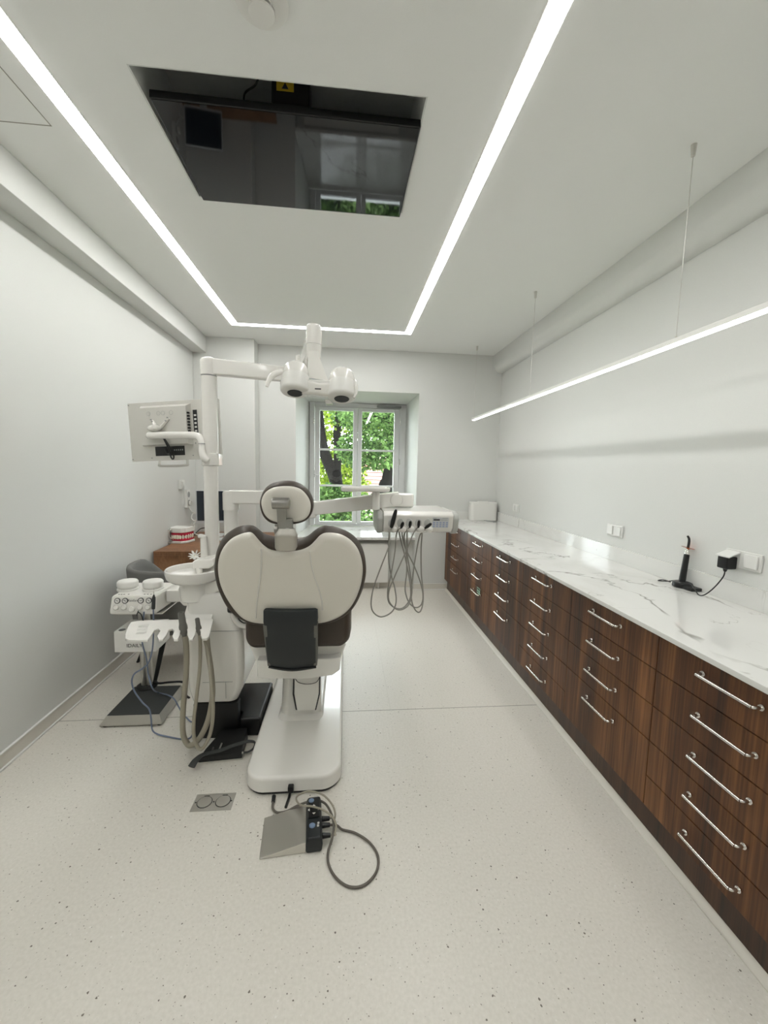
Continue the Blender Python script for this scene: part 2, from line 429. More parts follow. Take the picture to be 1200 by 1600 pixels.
pl = thing('pendant_light', 'slim white linear LED lamp hanging on thin cables over the worktop', 'pendant light', (1.433, 2.9, 2.06))
MB().box(1.418, 1.448, .25, 4.60, 2.072, 2.094, .003).build('housing', 'white_matt', pl)
b = MB(); b.box(1.420, 1.446, .26, 4.59, 2.065, 2.072); b.build('diffuser', 'led2', pl, wn=False)
for y in (4.57, 3.163, 1.728, .30):
    c = MB().cyl((1.433,y,2.09), (1.433,y,H-.04), .0016, n=8).build('cable', 'steel', pl)
    MB().cyl((1.433,y,H-.045), (1.433,y,H), .008, .012, n=16).build('ceiling_mount', 'steel', c)
    MB().cyl((1.433,y,2.09), (1.433,y,2.105), .005, n=12).build('grip', 'steel', c)

# ceiling detector
sd = thing('smoke_detector', 'round white smoke detector with caged head on the ceiling', 'detector', (-.265,1.385,H))
MB().lathe([(.004,-.001), (.062,-.001), (.074,-.004), (.078,-.012), (.070,-.020), (.052,-.026), (.004,-.026)][::-1], (-.265,1.385,H)).build('base', 'white_matt', sd)
MB().lathe([(.024,-.022), (.028,-.026), (.028,-.040), (.024,-.040)], (-.265,1.385,H)).build('chamber', 'rubber', sd)
b = MB(); c = V((-.265,1.385,H))
b.lathe([(.001,-.048), (.028,-.048), (.037,-.044), (.038,-.040), (.035,-.038), (.001,-.038)], c)
for i in range(10):
    a = 2*PI*i/10; p = c+V((.036*math.cos(a), .036*math.sin(a), -.021)); b.cyl(p, p+V((0,0,-.020)), .002, n=8)
b.lathe([(.034,-.032), (.038,-.032), (.038,-.029), (.034,-.029)], c)
b.build('cage', 'white_matt', sd)

# television in the recess
tvm = Matrix.Translation(V((-.240,2.352,2.862))) @ Matrix.Rotation(math.radians(.6),4,'Z') @ Matrix.Rotation(math.radians(.4),4,'X')
tv = thing('television', 'large black flat television tilted in the ceiling recess', 'television', (-.247,2.06,2.89))
MB(tvm).box(-.515, .515, -.600, 0, 0, .030, .004).build('casing', 'black', tv)
MB(tvm).box(-.509, .509, -.594, -.012, -.0015, -.0002).build('screen', 'screen', tv, wn=False)
k0 = (-0.3274,1.9000,3.0533); k1 = (-0.1701,1.9000,3.0446); b = MB(); b.box(k0[0], k1[0], 1.90, 1.98, 2.905, H+.25, .004); b.box(-.55,.05,1.98,2.01,2.905,2.94,.003); bk = b.build('mount_bracket', 'black', tv)
q0 = (-0.3063,1.8980,3.0513); q1 = (-0.2357,1.8980,3.0920)
MB().box(q0[0], q1[0], 1.8975, 1.8995, q0[2], q1[2]).build('warning_label', 'yellow', bk, wn=False)
b = MB(); c = V(((q0[0]+q1[0])/2,1.897,(q0[2]+q1[2])/2-.003))
b.prism([c+V((-.014,0,-.010)), c+V((.014,0,-.010)), c+V((0,0,.014))], (0,-.0006,0))
b.build('warning_sign', 'ink', bk, wn=False)
MB().tube([(-.43,1.90,2.90), (-.43,1.90,2.95), (-0.4393,1.9000,2.9991), (-0.4311,1.9000,3.0335), (-0.3947,1.9000,3.0610), (-0.3815,1.9000,3.0862), (-.36,1.9,3.125)], .004).build('cable', 'black', tv)

# ================================================================== CABINET ROW
XF = 1.235
def handle(parent, yc, z, L=.20):
    b = MB(); x = 1.199; e = L/2
    b.tube([(1.226,yc-e,z), (1.210,yc-e,z), (x+.002,yc-e+.006,z), (x,yc-e+.02,z), (x,yc+e-.02,z), (x+.002,yc+e-.006,z), (1.210,yc+e,z), (1.226,yc+e,z)], .0055, n=12, smooth=5)
    for s in (-1,1): b.cyl((1.224,yc+s*e,z), (1.2345,yc+s*e,z), .010, .008, n=18, bev=.002)
    return b.build('handle', 'chrome', parent)
rows5 = [.727, .578, .428, .279]; rows4 = [.727, .578, .428]
def cabinet(label, y0, y1, rows, hc=None):
    t = thing('drawer_cabinet', label, 'cabinet', (1.55,(y0+y1)/2,0), 'walnut drawer cabinets along the right wall')
    MB().box(XF+.021, 1.852, y0+.001, y1-.001, .150, .879, .001).build('carcass', 'walnut', t)
    MB().box(1.268, 1.288, y0, y1, 0, .150).build('plinth', 'walnut_dark', t)
    zs = [.878]+rows+[.149]; ds = []
    for a, c in zip(zs, zs[1:]):
        d = MB().box(XF, XF+.019, y0+.0015, y1-.0015, c+.0018, a-.0018, .0012).build('drawer', 'walnut', t)
        handle(d, (y0+y1)/2 if hc is None else hc, a-.055); ds.append(d)
    return t, ds
cabinet('walnut cabinet of five equal drawers, nearest the camera at the open end of the row', .812, 1.431, rows5)
cabinet('walnut cabinet with a tall bottom drawer, beside the nearest five-drawer cabinet', 1.431, 2.053, rows4)
cabinet('walnut cabinet of five drawers in the middle, between cabinets with tall bottom drawers', 2.053, 2.668, rows5)
cabinet('walnut four-drawer cabinet just beyond the middle five-drawer one, without label card', 2.668, 3.285, rows4)
t, ds = cabinet('walnut four-drawer cabinet with a small green card tucked behind its lowest handle', 3.285, 3.905, rows4)
c = MB().box(1.229, 1.2305, 3.515, 3.600, .365, .425, .0005).build('label_card', 'green', ds[3], wn=False)
b = MB()
b.box(1.2281, 1.2287, 3.525, 3.590, .405, .418); b.box(1.2281, 1.2287, 3.545, 3.590, .380, .388)
b.build('print', 'ink', ds[3], wn=False)
t, ds = cabinet('wide walnut four-drawer cabinet at the far end of the row by the window wall', 3.905, 4.838, rows4, 4.36)
MB().box(XF, 1.852, 4.8385, 4.860, .150, .879, .001).build('end_panel', 'walnut', t)

wt = thing('worktop', 'long white veined stone worktop on the walnut cabinet row', 'worktop', (1.53,2.85,.88))
MB().box(1.208, XR-.001, .80, YF-.001, .880, .900, .002).build('slab', 'marble', wt)
b = MB(); b.box(XR-.016, XR-.001, .80, YF-.001, .9002, 1.0, .0015); b.box(1.215, XR-.0165, YF-.016, YF-.001, .9002, 1.0, .0015)
b.build('backsplash', 'marble', wt)

# things on the worktop and the wall above it
bx = thing('towel_dispenser', 'white rounded paper towel box at the far corner of the worktop', 'dispenser', (1.665,4.80,.9004))
MB().pillow([(p[0],p[1],.9006) for p in rrect(1.665,4.805,.335,.13,.045)], Z, [(0,.004),(.004,0),(.212,0),(.218,.003),(.22,.008)]).build('body', 'white_matt', bx)
MB().box(1.60, 1.73, 4.77, 4.84, 1.1207, 1.130, .003).build('lid', 'white_matt', bx)
MB().tube([(1.82,4.72,.904), (1.74,4.70,.904), (1.66,4.73,.904), (1.70,4.66,.904), (1.78,4.62,.904), (1.72,4.58,.904)], .0032, n=6).build('cable', 'grey_plastic', bx)

def wall_frame(name, label, cat, y0, y1, z0, z1, rockers=True, lid_open=False, grp=None):
    t = thing(name, label, cat, (XR,(y0+y1)/2,z0), grp)
    MB().box(XR-.010, XR-.0005, y0, y1, z0, z1, .003).build('frame', 'trim', t)
    w = (y1-y0)/2
    for i in (0, 1):
        a = y0+i*w+.012; c = y0+(i+1)*w-.012
        if lid_open and i == 1:
            MB().box(XR-.012, XR-.0102, a, c, z0+.012, z1-.012, .002).build('socket_face', 'trim', t)
            MB(rot_about((XR-.013,0,z1-.012),'Y',68)).box(XR-.020, XR-.013, a-.004, c+.004, z0+.008, z1-.010, .002).build('lid', 'trim', t)
        else:
            MB(rot_about((XR-.012,0,(z0+z1)/2),'Y',2)).box(XR-.019, XR-.011, a, c, z0+.010, z1-.010, .003).build('rocker', 'trim', t)
    return t
wall_frame('double_socket', 'small white double wall plate near the far corner above the worktop', 'socket', 4.19, 4.345, 1.062, 1.143, grp='white wall plates above the worktop')
wall_frame('double_socket', 'white double wall plate halfway along the wall above the worktop', 'socket', 2.54, 2.70, 1.068, 1.150, grp='white wall plates above the worktop')
wall_frame('double_socket', 'white double wall plate with its left lid raised over a black plug', 'socket', 1.615, 1.79, 1.070, 1.152, lid_open=True, grp='white wall plates above the worktop')
ad = thing('power_adapter', 'black plug-in power adapter under the raised socket lid, its cord on the worktop', 'adapter', (XR-.04,1.748,1.05))
MB().box(XR-.066, XR-.0125, 1.722, 1.776, 1.060, 1.120, .006).build('body', 'black', ad)
MB().cyl((XR-.045,1.749,1.045), (XR-.045,1.749,1.062), .006, .011, n=16).build('strain_relief', 'black', ad)

cl = V((1.8139,1.9802,0.9000))
cu = thing('curing_light', 'black cordless dental curing light standing upright in its round charging base', 'curing light', cl)
b = MB(); b.lathe([(.001,.0006), (.044,.0006), (.047,.004), (.047,.020), (.042,.027), (.022,.032), (.001,.033)], cl)
b.box(cl.x-.03, cl.x+.03, cl.y-.092, cl.y-.03, cl.z+.0006, cl.z+.018, .004)
b.build('charging_base', 'black', cu)
ax = V((.10,.02,1)).normalized()
wb = cl+V((0,.005,.028))
wd = MB().cyl(wb, wb+ax*.150, .0165, .0135, bev=.003).build('wand', 'black', cu)
MB().cyl(wb+ax*.1502, wb+ax*.182, .0135, .008, bev=.002).build('collar', 'chrome', cu, label='silver collar')
sh = wb+ax*.186
MB().lathe([(.001,-.001), (.030,-.001), (.032,0), (.030,.001), (.001,.001)], sh, axis=(.18,-.10,1), n=32).build('light_shield', 'orange', cu, label='round orange shield')
MB().tube([wb+ax*.182, wb+ax*.215, wb+ax*.235+V((-.002,.002,0)), wb+ax*.250+V((-.010,.006,0))], [.0065,.0065,.006,.005], n=12).build('tip', 'black', cu)
e0 = V((XR-.045,1.749,1.046))
MB().tube([e0, e0+V((-.005,.002,-.03)), (1.79,1.77,.96), (1.775,1.80,.915), (1.77,1.83,.904), (1.77,1.86,.93), (1.775,1.90,.945), (1.77,1.95,.93), cl+V((.03,.06,.02)), cl+V((-.01,.09,.006)), cl+V((-.05,.11,.005)), cl+V((-.055,.07,.02)), cl+V((-.03,.045,.014))], .0028, n=8).build('cord', 'black', ad)

# ================================================================== RADIATOR
rd = thing('radiator', 'white flat panel radiator in the niche under the window', 'radiator', (0,4.96,.085))
MB().box(-.50, .535, 4.925, 4.945, .085, .572, .004).build('front_panel', 'white_matt', rd)
MB().box(-.50, .535, 4.985, 5.000, .085, .572, .004).build('rear_panel', 'white_matt', rd)
b = MB(); b.box(-.50,.535,4.945,4.985,.564,.576,.002)
b.build('grille', 'white_matt', rd)
b = MB(); b.box(-.502,-.494,4.944,4.986,.085,.585); b.box(.529,.537,4.944,4.986,.085,.585)
b.build('side_cover', 'white_matt', rd)
for x in (-.38, .40): MB().box(x-.015, x+.015, 4.99, 5.022, .06, .5, .002).build('bracket', 'white_matt', rd)
for x in (-.42, .42): MB().tube([(x,4.965,.10),(x,4.965,.0)], .008, n=10, smooth=0).build('pipe', 'white_matt', rd)


# ================================================================== DENTAL CHAIR
ch = thing('dental_chair', 'white dental treatment chair with brown leather upholstery, seen from behind', 'dental chair', (-.23,2.3,0))
def base_outline(ins=0):
    o = []
    for (x, y) in rrect(-.23, 2.455, .45, 1.39, .09, 8):
        if y < 2.3: y -= .018*(1-((x+.23)/.225)**2)
        o.append((x, y, 0))
    return o
MB().pillow(base_outline(), Z, [(.0006,.010),(.017,.008),(.017,.02)]).build('base_skirt', 'black', ch)
MB().pillow(base_outline(), Z, [(.0175,.012),(.0175,.001),(.021,0),(.070,.002),(.079,.005),(.084,.010),(.086,.018)]).build('base', 'white', ch)
def ring(x0, x1, y0, y1, z, r): return [(p[0], p[1], z) for p in rrect((x0+x1)/2, (y0+y1)/2, x1-x0, y1-y0, r)]
MB().loft([ring(-.370,-.115,2.17,2.85,.0855,.05), ring(-.355,-.125,2.20,2.80,.105,.05), ring(-.345,-.13,2.20,2.74,.30,.05), ring(-.34,-.12,2.16,2.66,.56,.05)]).build('pedestal', 'white', ch)
o = MB().prism([(-0.2788,2.1700,0.3516), (-0.1283,2.1700,0.3475), (-0.1316,2.1750,0.2357), (-0.1528,2.1800,0.1382), (-0.2664,2.1800,0.1423), (-0.2832,2.1750,0.2405)], (0,.025,0), .004).build('cover_gap', 'black', ch)
MB().prism([(-0.2705,2.1600,0.3715), (-0.1348,2.1600,0.3678), (-0.1380,2.1650,0.2417), (-0.1592,2.1700,0.1409), (-0.2581,2.1700,0.1445), (-0.2731,2.1650,0.2461)], (0,.02,0), .006).build('access_cover', 'white', ch)
MB().tube([(-0.2703,2.1580,0.3504), (-0.2494,2.1570,0.3207), (-0.2006,2.1560,0.3087), (-0.1519,2.1570,0.3178), (-0.1311,2.1580,0.3502)], .002, n=6).build('cover_seam', 'black', ch)
MB().prism([(-0.4666,1.9700,0.6190), (0.0103,1.9700,0.6195), (-0.0241,1.9700,0.5259), (-0.0561,1.9700,0.5165), (-0.4030,1.9700,0.5184), (-0.4338,1.9700,0.5324)], (0,.62,0), .008).build('seat_shell', 'white', ch)
MB().prism([(-0.4196,1.9200,0.5666), (-0.0580,1.9200,0.5679), (-0.0143,1.9200,0.5767), (-0.0198,1.9200,0.5042), (-0.0573,1.9200,0.4787), (-0.2097,1.9200,0.4631), (-0.4177,1.9200,0.4756)], (0,.55,0), .008).build('lift_frame', 'white', ch)
MB().box(-.40, -.03, 2.55, 3.15, .66, .70, .012).build('legrest_shell', 'white', ch)
b = MB()
def xz(x0, x1, z0, z1, y, r): return [(p[0], y, p[1]) for p in rrect((x0+x1)/2, (z0+z1)/2, x1-x0, z1-z0, r)]
b.loft([xz(-.44,-.008,.650,.78,1.915,.03), xz(-.466,.015,.628,.83,1.928,.045), xz(-.478,.028,.622,.855,1.96,.05), xz(-.484,.036,.622,.865,2.05,.05), xz(-.475,.030,.640,.83,2.45,.05), xz(-.46,.02,.66,.80,2.56,.04)])
b.build('seat_cushion', 'leather', ch, angle=50)
MB().loft([xz(-.40,-.03,.72,.79,2.565,.03), xz(-.43,0,.702,.815,2.59,.04), xz(-.42,-.01,.702,.81,3.1,.04), xz(-.36,-.07,.715,.79,3.28,.03), xz(-.32,-.11,.73,.77,3.31,.018)]).build('legrest_cushion', 'leather', ch, angle=50)

nb = V((0,-.875,-.484))
up_o = [(-0.2864,1.6720,1.2127), (-0.3265,1.6647,1.2260), (-0.3553,1.6490,1.2544), (-0.3803,1.6441,1.2633), (-0.4155,1.6460,1.2597), (-0.4531,1.6560,1.2417), (-0.4927,1.6746,1.2080), (-0.5222,1.7014,1.1597), (-0.5430,1.7372,1.0950), (-0.5500,1.7791,1.0193), (-0.5453,1.8121,0.9595), (-0.5308,1.8477,0.8952), (-0.5062,1.8757,0.8445), (-0.4743,1.8943,0.8108), (-0.4334,1.9084,0.7854), (-0.3654,1.9142,0.7750), (-0.2679,1.9172,0.7696), (-0.1473,1.9162,0.7712), (-0.0613,1.9082,0.7858), (0.0028,1.8871,0.8238), (0.0463,1.8590,0.8748), (0.0735,1.8216,0.9423), (0.0886,1.7850,1.0086), (0.0918,1.7499,1.0720), (0.0799,1.7123,1.1400), (0.0565,1.6824,1.1939), (0.0202,1.6614,1.2319), (-0.0257,1.6489,1.2546), (-0.0678,1.6439,1.2635), (-0.0948,1.6444,1.2626), (-0.1223,1.6538,1.2457), (-0.1537,1.6689,1.2184), (-0.1846,1.6759,1.2058), (-0.2333,1.6783,1.2014)]
sh_o = [(-0.3765,1.6019,1.2465), (-0.4028,1.6056,1.2398), (-0.4417,1.6169,1.2195), (-0.4776,1.6368,1.1835), (-0.5059,1.6664,1.1299), (-0.5195,1.6981,1.0727), (-0.5223,1.7333,1.0089), (-0.5121,1.7687,0.9451), (-0.4906,1.8045,0.8804), (-0.4648,1.8323,0.8300), (-0.4267,1.8489,0.8000), (-0.3679,1.8560,0.7872), (-0.2598,1.8591,0.7816), (-0.1289,1.8573,0.7848), (-0.0593,1.8479,0.8019), (0.0000,1.8255,0.8424), (0.0399,1.7929,0.9012), (0.0645,1.7516,0.9760), (0.0748,1.7093,1.0525), (0.0705,1.6740,1.1161), (0.0531,1.6432,1.1719), (0.0242,1.6208,1.2123), (-0.0130,1.6066,1.2382), (-0.0513,1.6016,1.2471), (-0.0806,1.6021,1.2462), (-0.1014,1.6084,1.2349), (-0.1197,1.6202,1.2135), (-0.1445,1.6345,1.1877), (-0.1812,1.6444,1.1697), (-0.2383,1.6488,1.1619), (-0.2938,1.6447,1.1693), (-0.3220,1.6334,1.1896), (-0.3397,1.6194,1.2148), (-0.3529,1.6076,1.2363), (-0.3630,1.6022,1.2459)]
MB().pillow(up_o, nb, [(.049,.034),(.049,.016),(.045,.009),(.033,.003),(.015,.0),(-.002,.0),(-.015,.009),(-.023,.034)], 4).build('backrest_cushion', 'leather', ch, angle=60)
bs = MB().pillow(sh_o, nb, [(.0045,.012),(.0045,.001),(.010,0),(.018,.003),(.023,.009),(.026,.017),(.027,.024)], 4).build('backrest_shell', 'shell', ch, angle=60)
off = V((0,-.875,-.484))*.0285
for pth in ([(-0.3298,1.6349,1.1868), (-0.3349,1.6663,1.1301), (-0.3485,1.7065,1.0575), (-0.3666,1.7490,0.9806), (-0.3829,1.7894,0.9077), (-0.3954,1.8295,0.8350)], [(-0.1401,1.6390,1.1795), (-0.1378,1.6701,1.1232), (-0.1269,1.7068,1.0569), (-0.1119,1.7412,0.9948), (-0.1007,1.7749,0.9339), (-0.0988,1.8053,0.8788)]):
    MB().tube([V(p)+off for p in pth], .0026, n=8, smooth=6).build('seam', 'white', bs, angle=60, label='pale raised seam line')
# headrest
nh = V((0,-.966,-.26))
def oval(c, rx0, rx1, ry0, ry1, k=2.6, n=40):
    o = []
    for i in range(n):
        a = 2*PI*i/n; ca, sa = math.cos(a), math.sin(a)
        x = abs(ca)**(2/k)*(1 if ca > 0 else -1); y = abs(sa)**(2/k)*(1 if sa > 0 else -1)
        o.append((c[0]+x*(rx1 if x > 0 else rx0), c[1]+y*(ry1 if y > 0 else ry0)))
    return o
hp = [(-0.3328,1.6240,1.3540), (-0.3271,1.6159,1.3839), (-0.3126,1.6083,1.4122), (-0.2889,1.6031,1.4316), (-0.2602,1.6005,1.4414), (-0.2289,1.5994,1.4454), (-0.1978,1.6000,1.4431), (-0.1697,1.6033,1.4308), (-0.1472,1.6088,1.4106), (-0.1318,1.6159,1.3840), (-0.1266,1.6241,1.3538), (-0.1330,1.6323,1.3231), (-0.1498,1.6391,1.2980), (-0.1768,1.6429,1.2837), (-0.2124,1.6447,1.2770), (-0.2479,1.6452,1.2751), (-0.2799,1.6443,1.2786), (-0.3056,1.6412,1.2902), (-0.3244,1.6346,1.3146)]
hs = [(-0.3213,1.5900,1.3571), (-0.3157,1.5829,1.3835), (-0.3010,1.5770,1.4055), (-0.2780,1.5730,1.4202), (-0.2527,1.5714,1.4264), (-0.2249,1.5708,1.4283), (-0.1971,1.5713,1.4265), (-0.1721,1.5737,1.4177), (-0.1529,1.5784,1.4001), (-0.1392,1.5845,1.3774), (-0.1346,1.5909,1.3537), (-0.1389,1.5982,1.3266), (-0.1524,1.6040,1.3052), (-0.1759,1.6077,1.2912), (-0.2079,1.6095,1.2848), (-0.2425,1.6098,1.2835), (-0.2711,1.6091,1.2863), (-0.2961,1.6059,1.2982), (-0.3133,1.6000,1.3201)]
MB().pillow(hp, nh, [(.035,.02),(.034,.008),(.026,.003),(.012,0),(-.002,.0),(-.012,.008),(-.017,.026)], 4).build('headrest_cushion', 'leather', ch, angle=60)
hsh = MB().pillow(hs, nh, [(.0035,.01),(.0035,.001),(.008,0),(.013,.004),(.016,.012),(.017,.022)], 4).build('headrest_shell', 'shell', ch, angle=60)
hb = V((0,-.966,-.26))
def ph(p, d): return V(p)+hb*d
b = MB(); a, c = ph((-0.2742,1.5859,1.3725),.040), ph((-0.2103,1.5856,1.3734),.040)
b.cyl(a, c, .0215, bev=.003)
m_ = (a+c)/2
for f in (.30,.70): q = a+(c-a)*f; b.cyl(q-V((.001,0,0)), q+V((.001,0,0)), .0222)
b.build('upper_hinge', 'cast', ch)
b = MB()
l0, l1 = ph((-0.2399,1.5857,1.3730),.040), ph((-0.2408,1.6133,1.2706),.048)
b.prism([l0+V((-.019,-.008,0)), l0+V((.019,-.008,0)), l1+V((.016,-.008,0)), l1+V((-.016,-.008,0))], (0,.018,0), .003)
b.build('headrest_link', 'cast', ch)
b = MB(); a, c = ph((-0.2702,1.6134,1.2704),.045), ph((-0.2113,1.6132,1.2709),.045)
b.cyl(a, a+(c-a)*.28, .0195, bev=.003); b.cyl(a+(c-a)*.72, c, .0195, bev=.003); b.cyl(a, c, .013, bev=.002)
b.build('lower_hinge', 'cast', ch)
# clamp block at the notch
b = MB()
r0 = V((-0.2261,1.5666,1.2485)); r1 = V((-0.2311,1.5994,1.1809))
b.loft([[r0+V((x*.062,y*.035,.016)) for x, y in rrect(0,0,1,1,.3)], [r0+V((x*.074,y*.045,.003)) for x, y in rrect(0,0,1,1,.3)], [r0+V((x*.083,y*.052,-.006)) for x, y in rrect(0,0,1,1,.3)], [r0+V((x*.0835,y*.053,-.016)) for x, y in rrect(0,0,1,1,.3)], [r1+V((x*.083,y*.058,.004)) for x, y in rrect(0,0,1,1,.3)], [r1+V((x*.072,y*.050,-.006)) for x, y in rrect(0,0,1,1,.3)]])
b.build('headrest_clamp', 'dull_steel', ch)
b = MB(); b.box(r0.x-.026, r0.x+.026, r0.y-.014, r0.y+.012, r0.z+.006, r0.z+.055, .004); b.build('clamp_neck', 'cast', ch)
# hinge cover at the foot of the back
b = MB(); rings = []
for l, r, t, drop in (((-0.3448,1.7650,0.8774),(-0.1284,1.7650,0.8750),.010,0), ((-0.3530,1.7580,0.8713),(-0.1194,1.7580,0.8686),.030,0), ((-0.3529,1.7550,0.8218),(-0.1190,1.7550,0.8185),.040,0), ((-0.3484,1.7650,0.7799),(-0.1266,1.7650,0.7762),.045,.001), ((-0.3465,1.7800,0.6995),(-0.1288,1.7800,0.6951),.06,.004), ((-0.3452,1.8000,0.6299),(-0.1300,1.8000,0.6248),.07,.007), ((-0.3436,1.8200,0.5831),(-0.1284,1.8200,0.5777),.06,.010)):
    l, r = V(l), V(r); n = 7
    fr = [l.lerp(r, i/n)+V((0,-.014*(1-(2*i/n-1)**2),-drop*(1-(2*i/n-1)**2))) for i in range(n+1)]
    rings.append(fr+[p+V((0,t*1.5,0)) for p in fr[::-1]])
b.loft(rings); b.build('hinge_cover', 'dark', ch, angle=50)
for pts in (((-0.3560,1.7560,0.8070), (-0.3390,1.7530,0.8050), (-0.3335,1.8120,0.5900), (-0.3484,1.8150,0.5889)), ((-0.1342,1.7530,0.8019), (-0.1190,1.7560,0.8034), (-0.1237,1.8150,0.5863), (-0.1396,1.8120,0.5851))):
    MB().prism(pts, (0,.05,0), .002).build('cover_edge', 'suction', ch, label='grey edge strip')
MB().tube([V((-0.3427,1.8150,0.5857)), V((-0.2369,1.8000,0.5753)), V((-0.1281,1.8150,0.5802))], .006, n=8).build('cover_lip', 'black', ch)
# left armrest and its loop bracket
q0 = V((-0.5790,2.0000,0.7722)); q1 = V((-0.5043,2.0000,0.8462))
MB().box(q0.x, q1.x, 2.0, 2.22, q0.z, q1.z, .012, 3).build('armrest_pad', 'black', ch)
MB().tube([(-0.5593,2.0400,0.7639), (-0.5504,2.0400,0.7304), (-0.5227,2.0400,0.6999), (-0.4849,2.0400,0.6926), (-0.4593,2.0400,0.7191)], .016, n=12).build('armrest_bracket', 'white', ch)
MB().tube([(-0.5352,2.0200,0.7709), (-0.5264,2.0200,0.7377), (-0.5049,2.0200,0.7175), (-0.4799,2.0200,0.7171)], .0032, n=8).build('bracket_edge', 'black', ch)
# mains inlet at the base's near end
p = V((-0.2341,1.7350,0.0429))
b = MB(); b.box(p.x-.013, p.x+.013, p.y-.014, p.y+.012, p.z-.014, p.z+.016, .005); b.tube([p+V((-.002,-.010,-.010)), p+V((-.006,-.016,-.030)), (p.x-.010,p.y-.035,.008), (p.x-.014,p.y-.062,.006)], .0062, n=8)
b.build('power_plug', 'black', ch)

# ================================================================== DENTAL UNIT
un = thing('dental_unit', 'white dental unit tower on a black base with pole and arms, left of the chair', 'dental unit', (-.70,2.38,0))
MB().prism([(-.815,2.17,.0006),(-.577,2.17,.0006),(-.577,2.225,.0006),(-.64,2.26,.0006),(-.65,2.6,.0006),(-.815,2.6,.0006)], (0,0,.203), .006).build('plinth', 'black', un)
MB().prism([(-.572,2.176,.0006),(-.458,2.176,.0006),(-.458,2.56,.0006),(-.643,2.56,.0006),(-.634,2.268,.0006),(-.572,2.232,.0006)], (0,0,.108), .012, 4).build('cable_box', 'black', un)
b = MB()
b.loft([ring(-.815,-.60,2.185,2.62,.2045,.03), ring(-.825,-.585,2.172,2.63,.215,.035), ring(-.842,-.555,2.168,2.64,.28,.04), ring(-.848,-.545,2.166,2.65,.40,.04), ring(-.848,-.545,2.166,2.65,.56,.04), ring(-.845,-.575,2.17,2.65,.70,.04), ring(-.84,-.60,2.18,2.65,.80,.04), ring(-.82,-.62,2.20,2.63,.815,.03)])
b.build('tower', 'white', un, angle=50)
b = MB()
b.box(-.76,-.6025,2.1645,2.1665,.328,.3295); b.box(-.640,-.6385,2.1645,2.1665,.235,.328); b.box(-.76,-.565,2.1650,2.1675,.615,.6165)
b.build('panel_joint', 'grey_plastic', un, wn=False)
# cuspidor
bc = V((-.812,2.235,0))
b = MB()
b.prism([(-0.8885,2.2000,0.8469), (-0.6400,2.2000,0.8913), (-0.6410,2.2000,0.8348), (-0.6881,2.2000,0.8174), (-0.7559,2.2000,0.7578), (-0.7896,2.2000,0.7404), (-0.8622,2.2000,0.7411), (-0.8843,2.2000,0.7696)], (0,.36,0), .012, 3)
b.build('cuspidor_support', 'white', un)
MB().lathe([(.02,.77),(.064,.77),(.071,.775),(.074,.80),(.076,.872),(.02,.872)], bc).build('bowl_neck', 'white', un)
MB().lathe([(.001,.872),(.085,.872),(.115,.880),(.136,.897),(.143,.925),(.143,.941),(.139,.945),(.134,.941),(.128,.915),(.105,.898),(.05,.890),(.001,.888)], bc).build('cuspidor_bowl', 'white', un)
MB().prism([(-0.8506,2.3000,0.9226), (-0.7579,2.3000,0.9225), (-0.7333,2.3000,0.9407), (-0.7394,2.3000,0.9771), (-0.8321,2.3000,0.9734), (-0.8497,2.3000,0.9553)], (0,.12,0), .008, 3).build('bowl_spout', 'white', un)
MB().tube([(-0.8162,2.3200,0.9286), (-0.8153,2.3200,0.8955), (-0.8145,2.3200,0.8623)], [.020,.018,.013], n=14).build('bowl_drain_nozzle', 'white', un)
q = V((-0.8131,2.4000,0.9430)); q2 = V((-0.8148,2.4000,1.0896))
b = MB(); b.cyl(q, q+V((0,0,.004)), .024); b.build('cup_filler_ring', 'grey_plastic', un)
b = MB(); b.tube([q+V((0,0,.003)), q+V((-.001,0,.08)), q2+V((0,0,-.01)), q2], [.021,.019,.018,.019], n=16); b.tube([q2+V((0,0,-.006)), q2+V((-.010,-.012,.004)), q2+V((-.020,-.024,.004))], [.016,.013,.009], n=12); b.build('cup_filler', 'white', un)
MB().box(-.82,-.66,2.42,2.62,.81,.93,.02).build('pole_foot', 'white', un)
# pole
pc = V((-.789,2.47,0))
MB().cyl(pc+V((0,0,.88)), pc+V((0,0,1.53)), .040).build('pole', 'white', un)
MB().cyl(pc+V((0.003,0,1.5)), pc+V((0.003,0,2.0)), .0435).build('pole_sleeve', 'white', un)
b = MB(); b.cyl(pc+V((0,0,1.495)), pc+V((0,0,1.568)), .047, bev=.003); b.box(-.80,-.728,2.425,2.50,1.497,1.566,.006); b.build('pole_collar', 'white', un)
b = MB(); b.cyl(pc+V((0.003,0,2.001)), pc+V((.003,0,2.006)), .042); b.build('sleeve_joint', 'grey_plastic', un)
jl = V((-0.2768,2.4700,2.0235))
b = MB()
b.lathe([(.001,2.007),(.0445,2.007),(.0455,2.012),(.0455,2.085),(.040,2.097),(.028,2.104),(.001,2.106)], pc+V((.003,0,0)))
b.build('pole_elbow', 'white', un)
a0 = pc+V((-.01,0,2.07))
def beam(mb, a, c, h0, h1, w0, w1, bev=.006, y=Y):
    a, c = V(a), V(c); d = (c-a).normalized(); s_ = d.cross(Z).normalized(); u = s_.cross(d)
    def rg(p, h, w): return [p+s_*(x*w)+u*(zz*h) for x, zz in rrect(0,0,1,1,.09,4)]
    return mb.loft([rg(a,h0,w0), rg(c,h1,w1)])
beam(MB(), a0+V((.0,0,-.014)), jl+V((0,0,.002)), .088, .076, .064, .056).build('lamp_arm', 'white', un)
MB().cyl(jl+V((.01,0,-.05)), jl+V((.01,0,.045)), .034, bev=.006).build('lamp_arm_joint', 'white', un)
